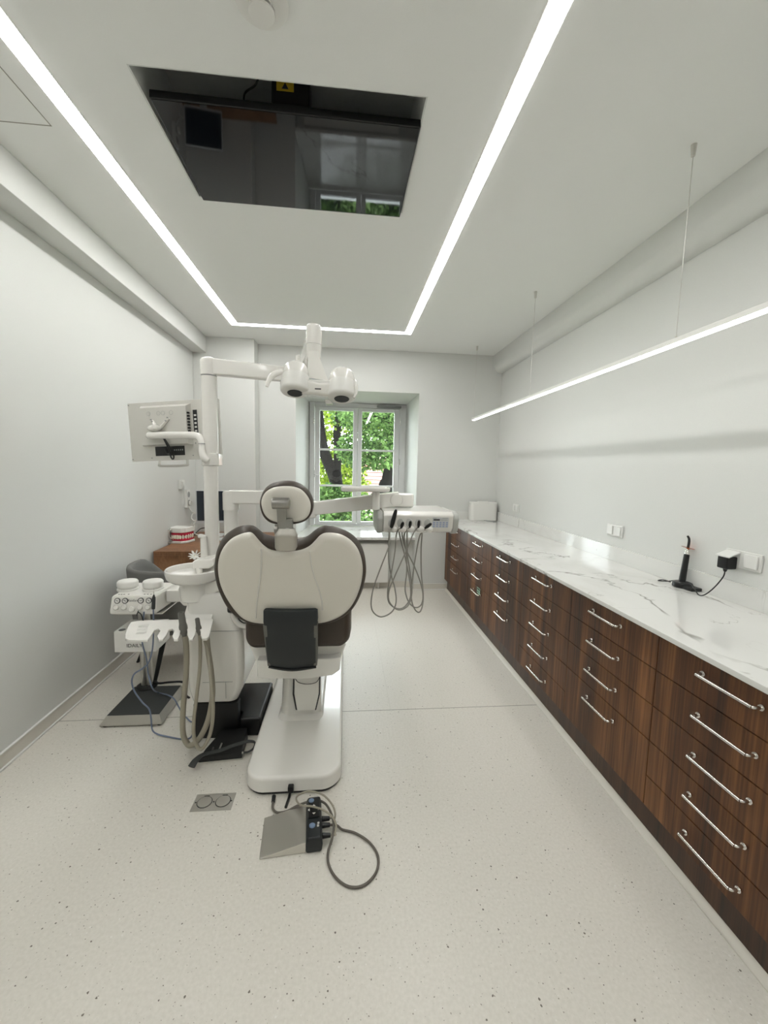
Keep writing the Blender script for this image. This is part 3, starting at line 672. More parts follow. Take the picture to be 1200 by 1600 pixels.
# instrument arm
pp = V((-.690,2.52,0))
MB().cyl((-.692,2.52,.79), (-.692,2.52,1.27), .041).build('table_arm_post', 'white', un)
b = MB(); b.lathe([(.001,1.232),(.047,1.232),(.048,1.238),(.048,1.335),(.042,1.348),(.001,1.352)], pp)
aj = V((-0.2036,2.5500,1.2417))
beam(b, pp+V((0,0,1.312)), (-.50,2.53,1.312), .080, .078, .09, .085)
b.build('table_arm_elbow', 'white', un)
beam(MB(), (-.51,2.53,1.312), aj+V((-.02,0,.012)), .078, .078, .085, .07).build('table_arm', 'white', un)
MB().cyl(aj+V((-.02,0,-.055)), aj+V((-.02,0,.05)), .042, bev=.008).build('table_arm_joint', 'white', un)
hubc = V((.335,2.60,1.308))
beam(MB(), aj+V((-.02,0,0)), hubc+V((0,0,0)), .080, .095, .062, .066).build('spring_arm', 'white', un)
# assistant tray
tz = .69
tr_o = [(-1.0759,2.1408,0.6900), (-0.9753,2.1479,0.6900), (-0.8552,2.1522,0.6900), (-0.6984,2.1641,0.6900), (-0.6850,2.1288,0.6900), (-0.6453,1.9503,0.6900), (-0.6397,1.9198,0.6900), (-0.6438,1.9026,0.6900), (-0.6627,1.9017,0.6900),
 (-0.6851,1.9429,0.6900), (-0.7042,1.9988,0.6900), (-0.7267,2.0304,0.6900), (-0.7288,2.0074,0.6900), (-0.7139,1.9531,0.6900), (-0.7067,1.9018,0.6900), (-0.7227,1.9008,0.6900),
 (-0.7461,1.9454,0.6900), (-0.7719,2.0110,0.6900), (-0.7992,2.0410,0.6900), (-0.8041,2.0122,0.6900), (-0.7815,1.9469,0.6900), (-0.7733,1.9013,0.6900), (-0.7906,1.9003,0.6900),
 (-0.8132,1.9393,0.6900), (-0.8293,2.0000,0.6900), (-0.8520,2.0314,0.6900), (-0.8601,2.0126,0.6900), (-0.8451,1.9495,0.6900), (-0.8395,1.9007,0.6900), (-0.8579,1.8998,0.6900),
 (-0.8834,1.9422,0.6900), (-0.8943,2.0026,0.6900), (-0.9171,2.0320,0.6900), (-0.9266,2.0114,0.6900), (-0.9140,1.9524,0.6900), (-0.9057,1.8984,0.6900), (-0.9901,1.9004,0.6900), (-1.0145,1.9183,0.6900), (-1.0391,1.9664,0.6900), (-1.0782,2.0714,0.6900), (-1.0911,2.1205,0.6900)]
tr = MB().pillow(tr_o, Z, [(-.013,.004),(-.012,.001),(-.009,0),(-.005,0),(-.001,.001),(0,.004)]).build('assistant_tray', 'white', un, angle=50)
b = MB()
for i in range(3):
    for j in range(2):
        cx, cy = [((-1.0133,2.0689,0.6900),(-0.9921,2.0701,0.6900)),((-0.9975,2.0237,0.6900),(-0.9782,2.0248,0.6900)),((-0.9822,1.9785,0.6900),(-0.9633,1.9795,0.6900))][i][j][:2]
        b.pillow([(p[0],p[1],.6901) for p in rrect(cx, cy, .022, .026, .004, 3)], Z, [(0,0),(.0007,0),(.0007,.0018),(.0002,.0018)])
        b.box(cx-.003,cx+.003,cy-.004,cy+.004,.6902,.6908)
b.build('keypad', 'keyplate', tr, wn=False)
b = MB()
b.loft([[(-.86,2.15,.664),(-.70,2.15,.664),(-.70,2.15,.690),(-.86,2.15,.690)], [(-.845,2.18,.675),(-.705,2.18,.675),(-.700,2.175,.712),(-.845,2.175,.712)], [(-.845,2.235,.74),(-.705,2.235,.74),(-.720,2.20,.768),(-.835,2.20,.768)], [(-.84,2.30,.75),(-.71,2.30,.75),(-.715,2.30,.790),(-.83,2.30,.790)]])
b.build('tray_arm', 'white', un, angle=50)
# small purple carton and a white paper flower on the tower's shoulder
pf = V((-0.7507,2.3600,0.9261))
tag(MB().box(-.655,-.60,2.44,2.54,.816,.845,.002).build('carton', 'purple'), 'small purple carton on the dental unit tower beside the white spout', 'carton')

# suction handpieces in the assistant tray
def suction(label, p0, p1, r, hose, hr, m='suction', tip=None):
    p0, p1 = V(p0), V(p1); d = (p1-p0).normalized(); L = (p1-p0).length
    t = thing('suction_handpiece', label, 'suction handpiece', p0, 'suction handpieces in the assistant tray')
    MB().lathe([(.001,-.012),(r*.5,-.012),(r*.62,0),(r*1.02,L*.22),(r*1.05,L*.38),(r*.86,L*.52),(r*.80,L*.95),(r*.7,L),(r*.55,L),(r*.5,L*.9),(.001,L*.9)], p0, axis=d, n=24).build('grip', m, t)
    MB().tube(hose, hr, n=12, smooth=8).build('hose', 'hose', t)
    return t
suction('thick grey suction handpiece standing in the tray, on a broad taupe hose', (-0.7898,2.0200,0.6592), (-0.8016,2.0200,0.7741), .019,
  [(-0.7885,2.0200,0.6525), (-0.7824,2.0200,0.5994), (-0.7863,2.0200,0.4658), (-0.8077,2.0200,0.2624), (-0.8073,2.0100,0.1482), (-0.7902,2.0100,0.0919), (-0.7617,2.0000,0.0874), (-0.7132,1.9900,0.1408), (-0.6736,1.9900,0.2354), (-0.6554,2.0000,0.3546), (-0.6656,2.0200,0.4625), (-0.6918,2.0600,0.5624), (-0.7096,2.1000,0.6308), (-0.7221,2.1400,0.6563)], .0135)
suction('slim grey saliva suction handpiece in the rightmost notch of the tray', (-0.7178,2.0200,0.6645), (-0.7265,2.0200,0.7437), .013,
  [(-0.7165,2.0200,0.6579), (-0.7149,2.0200,0.5981), (-0.7139,2.0000,0.4910), (-0.7258,1.9800,0.3518), (-0.7375,1.9700,0.2406), (-0.7360,1.9600,0.1628), (-0.7203,1.9550,0.1113), (-0.6975,1.9500,0.1003), (-0.6690,1.9500,0.1398), (-0.6459,1.9500,0.2165), (-0.6404,1.9600,0.3274), (-0.6591,1.9900,0.4614), (-0.6855,2.0400,0.5546), (-0.7193,2.0900,0.6180), (-0.7350,2.1300,0.6535)], .0088)

# ================================================================== INSTRUMENT TABLE
it = thing('instrument_table', 'white instrument delivery head with keypad, hanging on the arm by the window', 'instrument table', (.43,2.55,1.12))
b = MB()
prof = [(2.375,1.252),(2.352,1.238),(2.345,1.228),(2.362,1.150),(2.385,1.128),(2.42,1.118),(2.72,1.122),(2.77,1.14),(2.785,1.20),(2.77,1.252)]
b.prism([(.222,y,z) for y, z in prof], (.418,0,0), .008, 3); body = b.build('body', 'white', it, angle=45)
for x0, x1 in ((.186,.2215),(.6405,.676)):
    b = MB(); b.prism([(x0,y,z) for y, z in [(2.42,1.25),(2.37,1.236),(2.352,1.21),(2.368,1.14),(2.39,1.117),(2.44,1.108),(2.70,1.112),(2.75,1.14),(2.76,1.20),(2.74,1.245)]], (x1-x0,0,0), .012, 4)
    b.build('bumper', 'bumper', it, angle=45, label='grey rubber bumper')
b = MB(); b.box(hubc.x-.06, hubc.x+.10, hubc.y-.036, hubc.y+.04, 1.256, 1.345, .016, 4); b.build('hub', 'white', it)
b = MB(); b.cyl((hubc.x-.015,hubc.y-.044,1.303),(hubc.x-.015,hubc.y-.036,1.303),.040,bev=.006); b.build('hub_cap','white',it)
# keypad on the sloping front
s_ = V((0,.017,-.078)).normalized(); nf = V((0,-.078,-.017)).normalized()
fo = V((0,2.346,1.226))
def fp(x, d, o=0): return V((x,0,0))+fo+s_*d+nf*o
def fbox(mb, x0, x1, d0, d1, o0, o1):
    mb.loft([[fp(x0,d0,o0),fp(x1,d0,o0),fp(x1,d1,o0),fp(x0,d1,o0)],[fp(x0,d0,o1),fp(x1,d0,o1),fp(x1,d1,o1),fp(x0,d1,o1)]]); return mb
kp = fbox(MB(), .512, .610, .006, .072, .0002, .0022).build('control_panel', 'panel', it, wn=False)
fbox(MB(), .518, .556, .0165, .0245, .0023, .0032).build('display', 'black', kp, wn=False)
b = MB()
for r in range(3):
    for c in range(5):
        x = .522+.0195*c-.0*r; fbox(b, x-.0055, x+.0065, .034+.012*r, .0415+.012*r, .0023, .0036)
b.build('key', 'blue_key', kp, wn=False)
b = MB(); fbox(b,.516,.535,.0085,.0115,.0023,.0026); fbox(b,.570,.604,.0085,.0105,.0023,.0026); fbox(b,.562,.602,.019,.020,.0023,.0026); fbox(b,.562,.602,.0225,.0235,.0023,.0026)
b.build('print', 'grey_ink', kp, wn=False)
hx = [.268, .322, .374, .430, .484]
for i, x in enumerate(hx):
    d = fp(x, .050)
    h_ = MB().lathe([(.001,-.004),(.020,-.004),(.021,0),(.018,.0035),(.001,.0045)], fp(x,.042), axis=nf, n=28, sy=1.35).build('holder_recess', 'holder', it)
    MB().sphere(fp(x+.012,.080,.006), .025, 1, .85, .8, 22).build('holder_lip', 'white', it)
# handpieces, each with its hose
def hand(label, p0, p1, r, hose, hr=.0042, kind='tool', cone=True):
    p0, p1 = V(p0), V(p1); d = (p1-p0).normalized(); L = (p1-p0).length
    t = thing('dental_handpiece', label, 'dental handpiece', p0, 'handpieces in the instrument table')
    MB().lathe([(.001,-.01),(r*.6,-.01),(r*.8,0),(r,L*.25),(r*.95,L*.6),(r*.75,L*.9),(r*.4,L),(.001,L)], p0, axis=d, n=20).build('grip', 'black', t)
    MB().tube(hose, hr, n=10, smooth=8).build('hose', 'hose_grey', t)
    return t
hand('long black upright handpiece, leftmost in the instrument table', (0.2669,2.3250,1.1691), (0.2895,2.3150,1.2676), .013,
 [(0.2671,2.3250,1.1616), (0.2583,2.3400,1.1252), (0.2562,2.3400,1.0529), (0.2130,2.3350,0.9314), (0.1712,2.3300,0.8094), (0.1562,2.3300,0.7162), (0.1664,2.3300,0.6574), (0.2075,2.3300,0.6239), (0.2544,2.3400,0.6290), (0.2934,2.3500,0.6590), (0.3101,2.3700,0.7093), (0.3013,2.3900,0.7829), (0.2824,2.4100,0.8492), (0.2668,2.4300,0.9322), (0.2651,2.4500,1.0319), (0.2677,2.4600,1.1020), (0.2671,2.4600,1.1259)])
hand('black-tipped handpiece, second from the left in the instrument table', (0.3251,2.3250,1.1658), (0.3310,2.3050,1.1949), .0105,
 [(0.3241,2.3300,1.1613), (0.3029,2.3750,1.1161), (0.2969,2.3750,1.0153), (0.2764,2.3750,0.8744), (0.2592,2.3750,0.7797), (0.2649,2.3750,0.7001), (0.3087,2.3800,0.6578), (0.3566,2.3850,0.6572), (0.3972,2.4000,0.7026), (0.4032,2.4100,0.7682), (0.3873,2.4300,0.8758), (0.3581,2.4500,1.0001), (0.3330,2.4600,1.0944), (0.3291,2.4600,1.1224)])
hand('black-tipped handpiece in the middle of the five on the instrument table', (0.3740,2.3250,1.1700), (0.3737,2.3050,1.2028), .0095,
 [(0.3749,2.3300,1.1655), (0.3529,2.4000,1.1045), (0.3664,2.4000,1.0104), (0.3747,2.4000,0.8836), (0.3688,2.4000,0.8116), (0.3687,2.4000,0.7554), (0.3912,2.4000,0.6905), (0.4314,2.4050,0.6518), (0.4704,2.4100,0.6635), (0.4843,2.4200,0.7157), (0.4709,2.4350,0.7930), (0.4266,2.4450,0.9044), (0.3803,2.4750,0.9951), (0.3547,2.4800,1.0751), (0.3495,2.4800,1.1195)])
hand('black-tipped handpiece, second from the right beside the angled one', (0.4251,2.3250,1.1704), (0.4241,2.3050,1.2070), .0095,
 [(0.4242,2.3300,1.1659), (0.3989,2.3500,1.1208), (0.3733,2.3500,1.0515), (0.3287,2.3500,0.9431), (0.2873,2.3550,0.8406), (0.2633,2.3600,0.7685), (0.2678,2.3600,0.7051), (0.3141,2.3600,0.6568), (0.3639,2.3700,0.6592), (0.3982,2.3850,0.6955), (0.4129,2.4200,0.7651), (0.4034,2.4600,0.8681), (0.3924,2.5000,0.9571), (0.3860,2.5000,1.0718), (0.3847,2.5000,1.1166)])
hand('black angled syringe handpiece, rightmost beside the keypad', (0.4709,2.3250,1.1633), (0.4952,2.3000,1.1896), .0105,
 [(0.4720,2.3300,1.1587), (0.4537,2.4200,1.1018), (0.4352,2.4200,1.0065), (0.4192,2.4200,0.8783), (0.4110,2.4250,0.7473), (0.4189,2.4300,0.6720), (0.4446,2.4300,0.6206), (0.4717,2.4350,0.6135), (0.4895,2.4500,0.6562), (0.4912,2.4600,0.7360), (0.4789,2.4700,0.8489), (0.4745,2.4800,0.9943), (0.4790,2.4900,1.0904), (0.4789,2.4900,1.1189)])
# tray on its post
tt = thing('instrument_tray', 'flat white instrument tray on a short post above the delivery head', 'tray', (.11,2.46,1.24))
MB().cyl((.180,2.44,1.2525), (.180,2.44,1.362), .024, bev=.002).build('post', 'white', tt)
MB().pillow([(p[0],p[1],0) for p in rrect(.115,2.45,.29,.19,.03)], Z, [(1.3625,.012),(1.366,.004),(1.376,0),(1.384,0),(1.387,.002),(1.385,.006),(1.378,.010)]).build('plate', 'white', tt)

# ================================================================== OPERATING LAMP
ol = thing('operating_lamp', 'white dental operating lamp with two round lamp heads, above the chair', 'lamp', (-.10,1.56,1.78))
la = V((0,-.27,-.963)).normalized()          # the heads shine down and towards the camera
def pod(c, name):
    c = V(c); u = X.copy(); w_ = la.cross(u)
    hd = MB().lathe([(.001,.003),(.036,.003),(.048,0),(.052,-.006),(.0525,-.012),(.0505,-.035),(.048,-.060),(.001,-.062)], c, axis=la, n=36).build('lamp_head', 'white_matt', ol, angle=50)
    MB().lathe([(.001,.0055),(.0255,.0055),(.0275,.0035),(.001,.003)], c, axis=la, n=32).build('lens', 'dark', hd, label='dark round lens')
    MB().lathe([(.0475,-.0615),(.0465,-.076),(.040,-.098),(.034,-.106),(.028,-.110),(.001,-.112)], c+V((0,.004,0)), axis=la, n=36, sy=.92).build('head_cover', 'white', hd, angle=40)
    return hd
c1, c2 = V((-0.1862,1.5200,1.7657)), V((-0.0191,1.5200,1.7516))
pod(c1, 'a'); pod(c2, 'b')
b = MB(); m0, m1 = c1-la*.024+V((0,.012,0)), c2-la*.024+V((0,.012,0))
def rg(p, h, w): return [p+Y*(x*w)+Z*(zz*h) for x, zz in rrect(0,0,1,1,.25,5)]
mid = (m0+m1)/2
b.loft([rg(m0,.056,.06), rg(m0.lerp(m1,.3),.052,.066), rg(mid+V((0,0,-.002)),.044,.070), rg(m0.lerp(m1,.7),.052,.066), rg(m1,.056,.06)])
b.build('bridge', 'white', ol, angle=50)
st = mid+V((.002,.03,.02))
b = MB()
b.loft([[(-0.1451,1.5400,1.8230),(-0.0689,1.5400,1.8148),(-0.0715,1.6000,1.8200),(-0.1507,1.6000,1.8285)], [(-0.1449,1.5500,1.8592),(-0.0835,1.5500,1.8505),(-0.0862,1.6000,1.8618),(-0.1496,1.6000,1.8708)], [(-0.1436,1.5600,1.9048),(-0.1030,1.5600,1.9044),(-0.1063,1.6100,1.9173),(-0.1482,1.6100,1.9178)], [(-0.1452,1.5650,1.9242),(-0.1057,1.5650,1.9238),(-0.1088,1.6100,1.9359),(-0.1494,1.6100,1.9364)]])
b.build('stem', 'white', ol, angle=40)
MB().box(st.x-.045, st.x+.055, st.y-.055, st.y+.02, st.z-.004, st.z+.010, .003).build('stem_foot', 'white_matt', ol)
tp = V((-0.1272,1.6000,1.9694))
b = MB(); b.cyl((tp.x,tp.y,1.905), (tp.x,tp.y,1.955), .027, .0275); b.build('pivot_lower', 'white', ol)
b = MB(); b.lathe([(.001,1.956),(.028,1.956),(.028,2.015),(.024,2.026),(.001,2.03)], (tp.x,tp.y,0)); b.build('pivot_cap', 'white', ol)
beam(MB(), (tp.x+.004,tp.y+.01,1.975), jl+V((.03,-.01,.075)), .075, .065, .052, .055).build('spring_arm', 'white', ol)
MB().cyl(jl+V((.01,0,.046)), jl+V((.01,0,.115)), .033, bev=.006).build('arm_joint', 'white', ol)
def lh(mb, pts): return mb.tube(pts, [.009,.010,.011,.009,.006], n=12, flat=.7)
lh(MB(), [c1+V((-.05,.02,.030)), (-0.2280,1.5300,1.8353), (-0.2539,1.5100,1.8253), (-0.2722,1.5000,1.8048), (-0.2793,1.4900,1.7764)]).build('handle', 'white', ol)
lh(MB(), [c2+V((.045,.02,.04)), (0.0243,1.5300,1.8143), (0.0311,1.5100,1.7947), (0.0312,1.5000,1.7704), (0.0245,1.4950,1.7491)]).build('handle', 'white', ol)
MB().prism([(-0.0819,1.5300,1.7487),(-0.0610,1.5300,1.7449),(-0.0516,1.5300,1.7315),(-0.0771,1.5300,1.7306)], (0,.03,0), .003).build('sensor', 'white', ol)
MB().box(mid.x-.012, mid.x+.010, mid.y-.0365, mid.y-.0345, mid.z-.006, mid.z-.002).build('emblem', 'ink', ol)

# ================================================================== MONITOR ON THE POLE
mo = thing('patient_monitor', 'white flat monitor seen from the back, carried by the pole of the dental unit', 'monitor', V((-1.0541,2.6200,1.6942)))
tl, tr_, br, bl = V((-1.3580,2.7400,1.8733)), V((-0.7662,2.5800,1.9037)), V((-0.7696,2.5800,1.5609)), V((-1.3691,2.7400,1.5229))
xd = ((tr_-tl)+(br-bl)).normalized(); xd.z = 0; xd.normalize(); yd = V((-xd.y, xd.x, 0)); wM = ((tr_-tl).length+(br-bl).length)/2; hM = ((tl-bl).length+(tr_-br).length)/2
hM *= 1.04; cM = (tl+tr_+br+bl)/4+V((0,0,-.010))
mm = Matrix.Translation(cM) @ Matrix(((xd.x,yd.x,0,0),(xd.y,yd.y,0,0),(0,0,1,0),(0,0,0,1))) @ Matrix.Rotation(math.radians(-2.8),4,'Y')
w2, h2 = wM/2, hM/2
MB(mm).box(-w2, w2, 0, .022, -h2, h2, .003).build('back_panel', 'monitor_back', mo)
MB(mm).box(-w2+.008, w2-.008, .022, .0235, -h2+.01, h2-.01).build('screen', 'screen', mo, wn=False)
b = MB(mm)
x0, x1, z0, z1 = -w2*.70, w2*.42, -h2*.50, h2*.88
b.loft([[(x0,0,z0),(x1,0,z0),(x1,0,z1),(x0,0,z1)][::1], [(x0+.02,-.035,z0+.006),(x1-.012,-.035,z0+.006),(x1-.012,-.035,z1-.018),(x0+.02,-.035,z1-.018)]])
b.build('electronics_hump', 'monitor_back', mo, angle=20)
b = MB(mm); b.box(w2*.455, w2*.545, -.0012, -.0001, -h2*.30, h2*.66)
for i in range(9): b.box(w2*.36, w2*.42, -.030, -.016, h2*(-.28+.10*i), h2*(-.22+.10*i))
b.build('vent_slots', 'black', mo, wn=False)
b = MB(mm)
for i in range(6): b.box(w2*.475, w2*.525, -.0016, -.0011, h2*(-.20+.13*i), h2*(-.14+.13*i))
b.build('vent_ribs', 'white_matt', mo, wn=False)
cp = MB(mm).box(-w2*.44, w2*.22, -.0012, -.0001, -h2*.84, -h2*.52).build('connector_panel', 'black', mo, wn=False)
b = MB(mm)
for i in range(5): b.box(w2*(-.02+.045*i), w2*(.005+.045*i), -.0018, -.0013, -h2*.68, -h2*.63)
b.build('port', 'grey_plastic', cp, wn=False)
b = MB(mm)
for x, z in ((-.97,.93),(-.97,-.93),(.97,-.93),(.97,.93),(-.53,-.9),(.40,-.86),(.47,-.45)): b.cyl((w2*x,-.003,h2*z), (w2*x,.001,h2*z), .004, n=12)
b.build('screw', 'grey_plastic', mo)
b = MB(mm)
for i, x in enumerate((-.44,-.22,-.12,.06)):
    q = V((w2*x,-.0353,h2*.58)); b.tube([q+V((.012*math.cos(2*PI*k/16),0,.012*math.sin(2*PI*k/16))) for k in range(16)], .0007, n=6, smooth=2, closed=True)
b.build('embossed_mark', 'grey_plastic', mo, wn=False)
b = MB(mm); b.tube([(-w2*.38,.008,-h2+.002), (-w2*.38,.004,-h2-.020), (-w2*.34,.002,-h2-.034), (w2*.21,.002,-h2-.034), (w2*.25,.004,-h2-.020), (w2*.25,.008,-h2+.002)], .0075, n=12, smooth=5); b.build('handle', 'steel', mo)
# mounting arm
b = MB(mm); zc = 0; mx = -w2*.25
b.tube([(mx-.01,-.045,zc+.03), (mx-w2*.07,-.042,zc+.05), (mx-w2*.10,-.04,zc+.062)], [.016,.011,.011], n=12, flat=.6); b.tube([(mx+w2*.08,-.045,zc+.018), (mx+w2*.16,-.042,zc+.040), (mx+w2*.27,-.04,zc+.070)], [.018,.012,.011], n=12, flat=.6)
b.sphere((mx-.008,-.058,zc+.014), .034, 1.35, .8, .62); b.cyl((mx+.012,-.088,zc+.018), (mx+.012,-.05,zc+.018), .016, bev=.004)
b.build('mount', 'white', mo)
b = MB(mm)
for x, z in ((-.33,.055),(-.35,.066),(-.03,.055),(.015,.073)): b.cyl((w2*x,-.056,zc+z), (w2*x,-.048,zc+z), .0042, n=10)
b.build('bolt', 'grey_plastic', mo)
hp_ = mm @ V((-w2*.38,-.062,zc-.030))
arm_y = 2.43
b = MB(); b.sphere(hp_, .0215); b.tube([hp_, V((-1.0597,2.5600,1.6701)), V((-0.9348,2.5000,1.6690)), V((-0.8704,2.4700,1.6667)), V((-0.8355,2.4500,1.6499)), V((-0.8225,2.4400,1.6098)), V((-0.8200,2.4300,1.5731)), V((-0.8086,2.4250,1.5407)), V((-0.7894,2.4300,1.5230))], .021, n=18, smooth=7)
b.build('swing_arm', 'white', mo, angle=60)
MB().cyl(V((-0.8223,2.4400,1.6188))+V((0,0,-.002)), V((-0.8223,2.4400,1.6188))+V((0,0,.002)), .0222).build('arm_joint', 'grey_plastic', mo)
b = MB(mm); b.tube([(mx+.03,-.05,zc-.03), (-.02,-.055,zc-.07), (-.015,-.03,-h2*.72), (-.045,-.01,-h2*.78), (-.06,-.012,-h2*.6)], .0045, n=8); b.tube([(mx+.035,-.05,zc-.03), (.0,-.055,-h2*.5), (.01,-.03,-h2*.85), (-.005,-.02,-h2*.97), (-.018,-.02,-h2*.85), (-.01,-.012,-h2*.55)], .0045, n=8)
b.build('cable', 'black', mo)

# ================================================================== ON THE FLOOR
# steel foot switch with charcoal control block
fs = thing('foot_switch', 'steel foot pedal with charcoal button block on the floor behind the chair', 'foot switch', (-.21,1.54,0))
B0, B1, B2, B3 = V((-0.3145,1.4413,0.0000)), V((-0.1448,1.4559,0.0000)), V((-0.1667,1.6437,0.0000)), V((-0.3278,1.5990,0.0000))
ux = (B1-B0); ux.normalize(); uy = V((-ux.y, ux.x, 0))
fm = Matrix.Translation(B0) @ Matrix(((ux.x,uy.x,0,0),(ux.y,uy.y,0,0),(0,0,1,0),(0,0,0,1)))
PW, PD = .175, .185
b = MB(fm); b.prism([(0,0,.002),(PW,0,.002),(PW,0,.045),(0,0,.005)], (0,PD,0), .0015); b.build('pedal_plate', 'steel', fs)
MB(fm).box(.004, PW, .004, PD-.004, .0003, .002).build('rubber_sole', 'black', fs, wn=False)
b = MB(fm); b.prism([(PW,-.006,.0006),(PW+.062,-.006,.0006),(PW+.066,-.006,.03),(PW+.060,-.006,.066),(PW+.008,-.006,.066),(PW,-.006,.05)], (0,PD+.02,0), .008, 3)
cbk = b.build('control_block', 'dark', fs)
MB(fm).box(PW+.008, PW+.056, .085, PD-.004, .0662, .074, .003).build('button_pad', 'black', cbk)
b = MB(fm)
cx, cy = PW+.032, .120
for a in range(4):
    an = PI/2*a; d = V((math.cos(an), math.sin(an), 0)); e = V((-d.y, d.x, 0)); c = V((cx,cy,.0741))+d*.017
    b.prism([c+d*.008, c+e*.007, c-e*.007], (0,0,.0012))
b.build('arrow_key', 'white_matt', cbk, wn=False)
b = MB(fm); b.lathe([(.001,0),(.012,0),(.0125,.002),(.010,.0045),(.001,.005)], (PW+.025,.050,.066)); b.build('round_button', 'bluegrey', cbk)
b = MB(fm); b.lathe([(.001,0),(.011,0),(.0115,.002),(.009,.0045),(.001,.005)], (PW+.022,.166,.074)); b.build('round_button', 'bluegrey', cbk)
b = MB(fm)
for x, y in ((.048,.046),(.050,.060)):
    b.lathe([(.0028,0),(.0045,0),(.0045,.0008),(.0028,.0008),(.0028,0)], (PW+x,y,.0662), n=16)
b.box(PW+.044,PW+.053,.052,.0535,.0662,.0669)
b.build('print', 'white_matt', cbk, wn=False)
for y in (.035, .083, .115):
    p = fm @ V((PW+.064,y,.030)); q = fm @ V((PW+.098,y,.028)); MB().cyl(p, q, .0105, .008, bev=.002).build('plug', 'black', cbk)
e1, e2, e3 = fm @ V((PW+.097,.035,.028)), fm @ V((PW+.097,.083,.028)), fm @ V((PW+.097,.115,.028))
MB().tube([e2, e2+ux*.03+V((0,0,-.008)), (0.0011,1.5445,0.0060), (0.0541,1.5244,0.0060), (0.1051,1.4836,0.0060), (0.1348,1.4360,0.0060), (0.1397,1.3926,0.0060), (0.1265,1.3527,0.0060), (0.0964,1.3204,0.0060), (0.0620,1.3063,0.0060), (0.0243,1.3111,0.0060), (-0.0097,1.3345,0.0060), (-0.0363,1.3690,0.0060), (-0.0519,1.4092,0.0080), (-0.0519,1.4484,0.0120), (-0.0402,1.4751,0.0300), (-0.0339,1.5067,0.0450), (-0.0371,1.5458,0.0500), (-0.0492,1.5871,0.0500), (-0.0736,1.6313,0.0500), (-0.1078,1.6524,0.0500), (-0.1479,1.6476,0.0500), (-0.1972,1.6385,0.0400), (-0.2371,1.6376,0.0200), (-0.2779,1.6435,0.0100), (-0.3013,1.6634,0.0100), (-0.3074,1.6898,0.0120), (-0.3075,1.7143,0.0160)], .0048, n=10, smooth=8).build('cable', 'cord', fs)
MB().cyl((-0.3072,1.6975,0.0120), (-0.3082,1.7273,0.0180), .008, .009, bev=.002).build('cable_boot', 'black', fs)
MB().tube([e3, e3+ux*.015, (-0.0373,1.5585,0.0300), (-0.0291,1.5740,0.0500), (-0.0427,1.6118,0.0600), (-0.0778,1.6614,0.0600), (-0.1210,1.6930,0.0550), (-0.1634,1.7031,0.0500), (-0.1982,1.6901,0.0450), (-0.1996,1.6587,0.0500), (-0.1733,1.6027,0.0750), (-0.1224,1.5803,0.0850), (-0.0725,1.5563,0.0850), (-0.0377,1.5304,0.0750), (-0.0238,1.5118,0.0550), (-0.0292,1.4902,0.0400), e1+ux*.02, e1], .0040, n=10, smooth=8).build('cable', 'hose', fs)

# floor box
fb = thing('floor_socket', 'flat steel floor socket plate with two round lids left of the chair base', 'floor socket', (-.572,1.728,0))
MB().box(-.660,-.486,1.682,1.776,.0003,.0030,.001).build('plate', 'dull_steel', fb)
for x in (-.612,-.532):
    l = MB().lathe([(.001,.0031),(.030,.0031),(.030,.0052),(.028,.0058),(.001,.0058)], (x,1.729,0), n=36).build('lid', 'dull_steel', fb)
    b = MB(); b.lathe([(.0305,.0031),(.033,.0031),(.033,.0034),(.0305,.0034),(.0305,.0031)], (x,1.729,0), n=36); b.box(x-.012,x+.012,1.762,1.765,.0031,.0037); b.build('lid_gap', 'black', l, wn=False)
b = MB()
for x in (-.650,-.572,-.496): b.cyl((x,1.729,.0030),(x,1.729,.0038),.0035,n=12)
b.build('screw', 'ink', fb)

# black foot rheostat with strap lever
fp_ = thing('foot_pedal', 'black wedge foot pedal with curved rubber lever, in front of the black unit base', 'foot pedal', (-.60,2.02,0))
b = MB()
a, c, d, e = V((-0.7272,1.9818,0.0000)), V((-0.5171,2.0003,0.0000)), V((-0.5448,2.0763,0.0500)), V((-0.6202,2.0780,0.0500))
a0_, c0_ = V((a.x,a.y,.004)), V((c.x,c.y,.004))
b.loft([[a0_, c0_, (c.x-.005,2.150,.004), (-.665,2.150,.004), (a.x+.01,2.05,.004)], [a0_+V((.004,.006,.018)), c0_+V((-.004,.006,.026)), (c.x-.008,2.148,.070), (-.655,2.148,.064), (a.x+.016,2.045,.030)]])
b.build('wedge', 'black', fp_, angle=30)
b = MB(); b.tube([V((a.x,a.y-.006,.005)), V((c.x+.004,c.y-.006,.005)), V((c.x+.006,c.y+.03,.005))], .003, n=8, smooth=0); b.build('steel_rim', 'steel', fp_)
b = MB()
b.tube([(-0.7344,1.9143,0.0350), (-0.7253,1.9390,0.0450), (-0.7033,1.9638,0.0550), (-0.6626,1.9722,0.0620), (-0.6126,1.9757,0.0700), (-0.5650,1.9895,0.0800), (-0.5234,2.0009,0.0850), (-0.4909,2.0208,0.0800), (-0.4660,2.0438,0.0600), (-0.4618,2.0497,0.0400), (-0.4705,2.0362,0.0250), (-0.4932,2.0272,0.0160), (-0.5181,2.0205,0.0180)], [.019,.017,.011,.010,.010,.010,.010,.010,.009,.008,.008,.008,.008], n=10, smooth=8, flat=.55)
b.build('strap_lever', 'rubber', fp_, angle=60)
b = MB(); b.cyl(V((-0.5300,2.0158,0.0200)), V((-0.5140,2.0192,0.0200)), .007, bev=.001); b.cyl(V((-0.6234,1.9874,0.0700)), V((-0.6248,2.0297,0.0680)), .004); b.cyl(V((-0.6600,1.9867,0.0600)), V((-0.6628,2.0187,0.0550)), .004); b.build('lever_pin', 'steel', fp_)

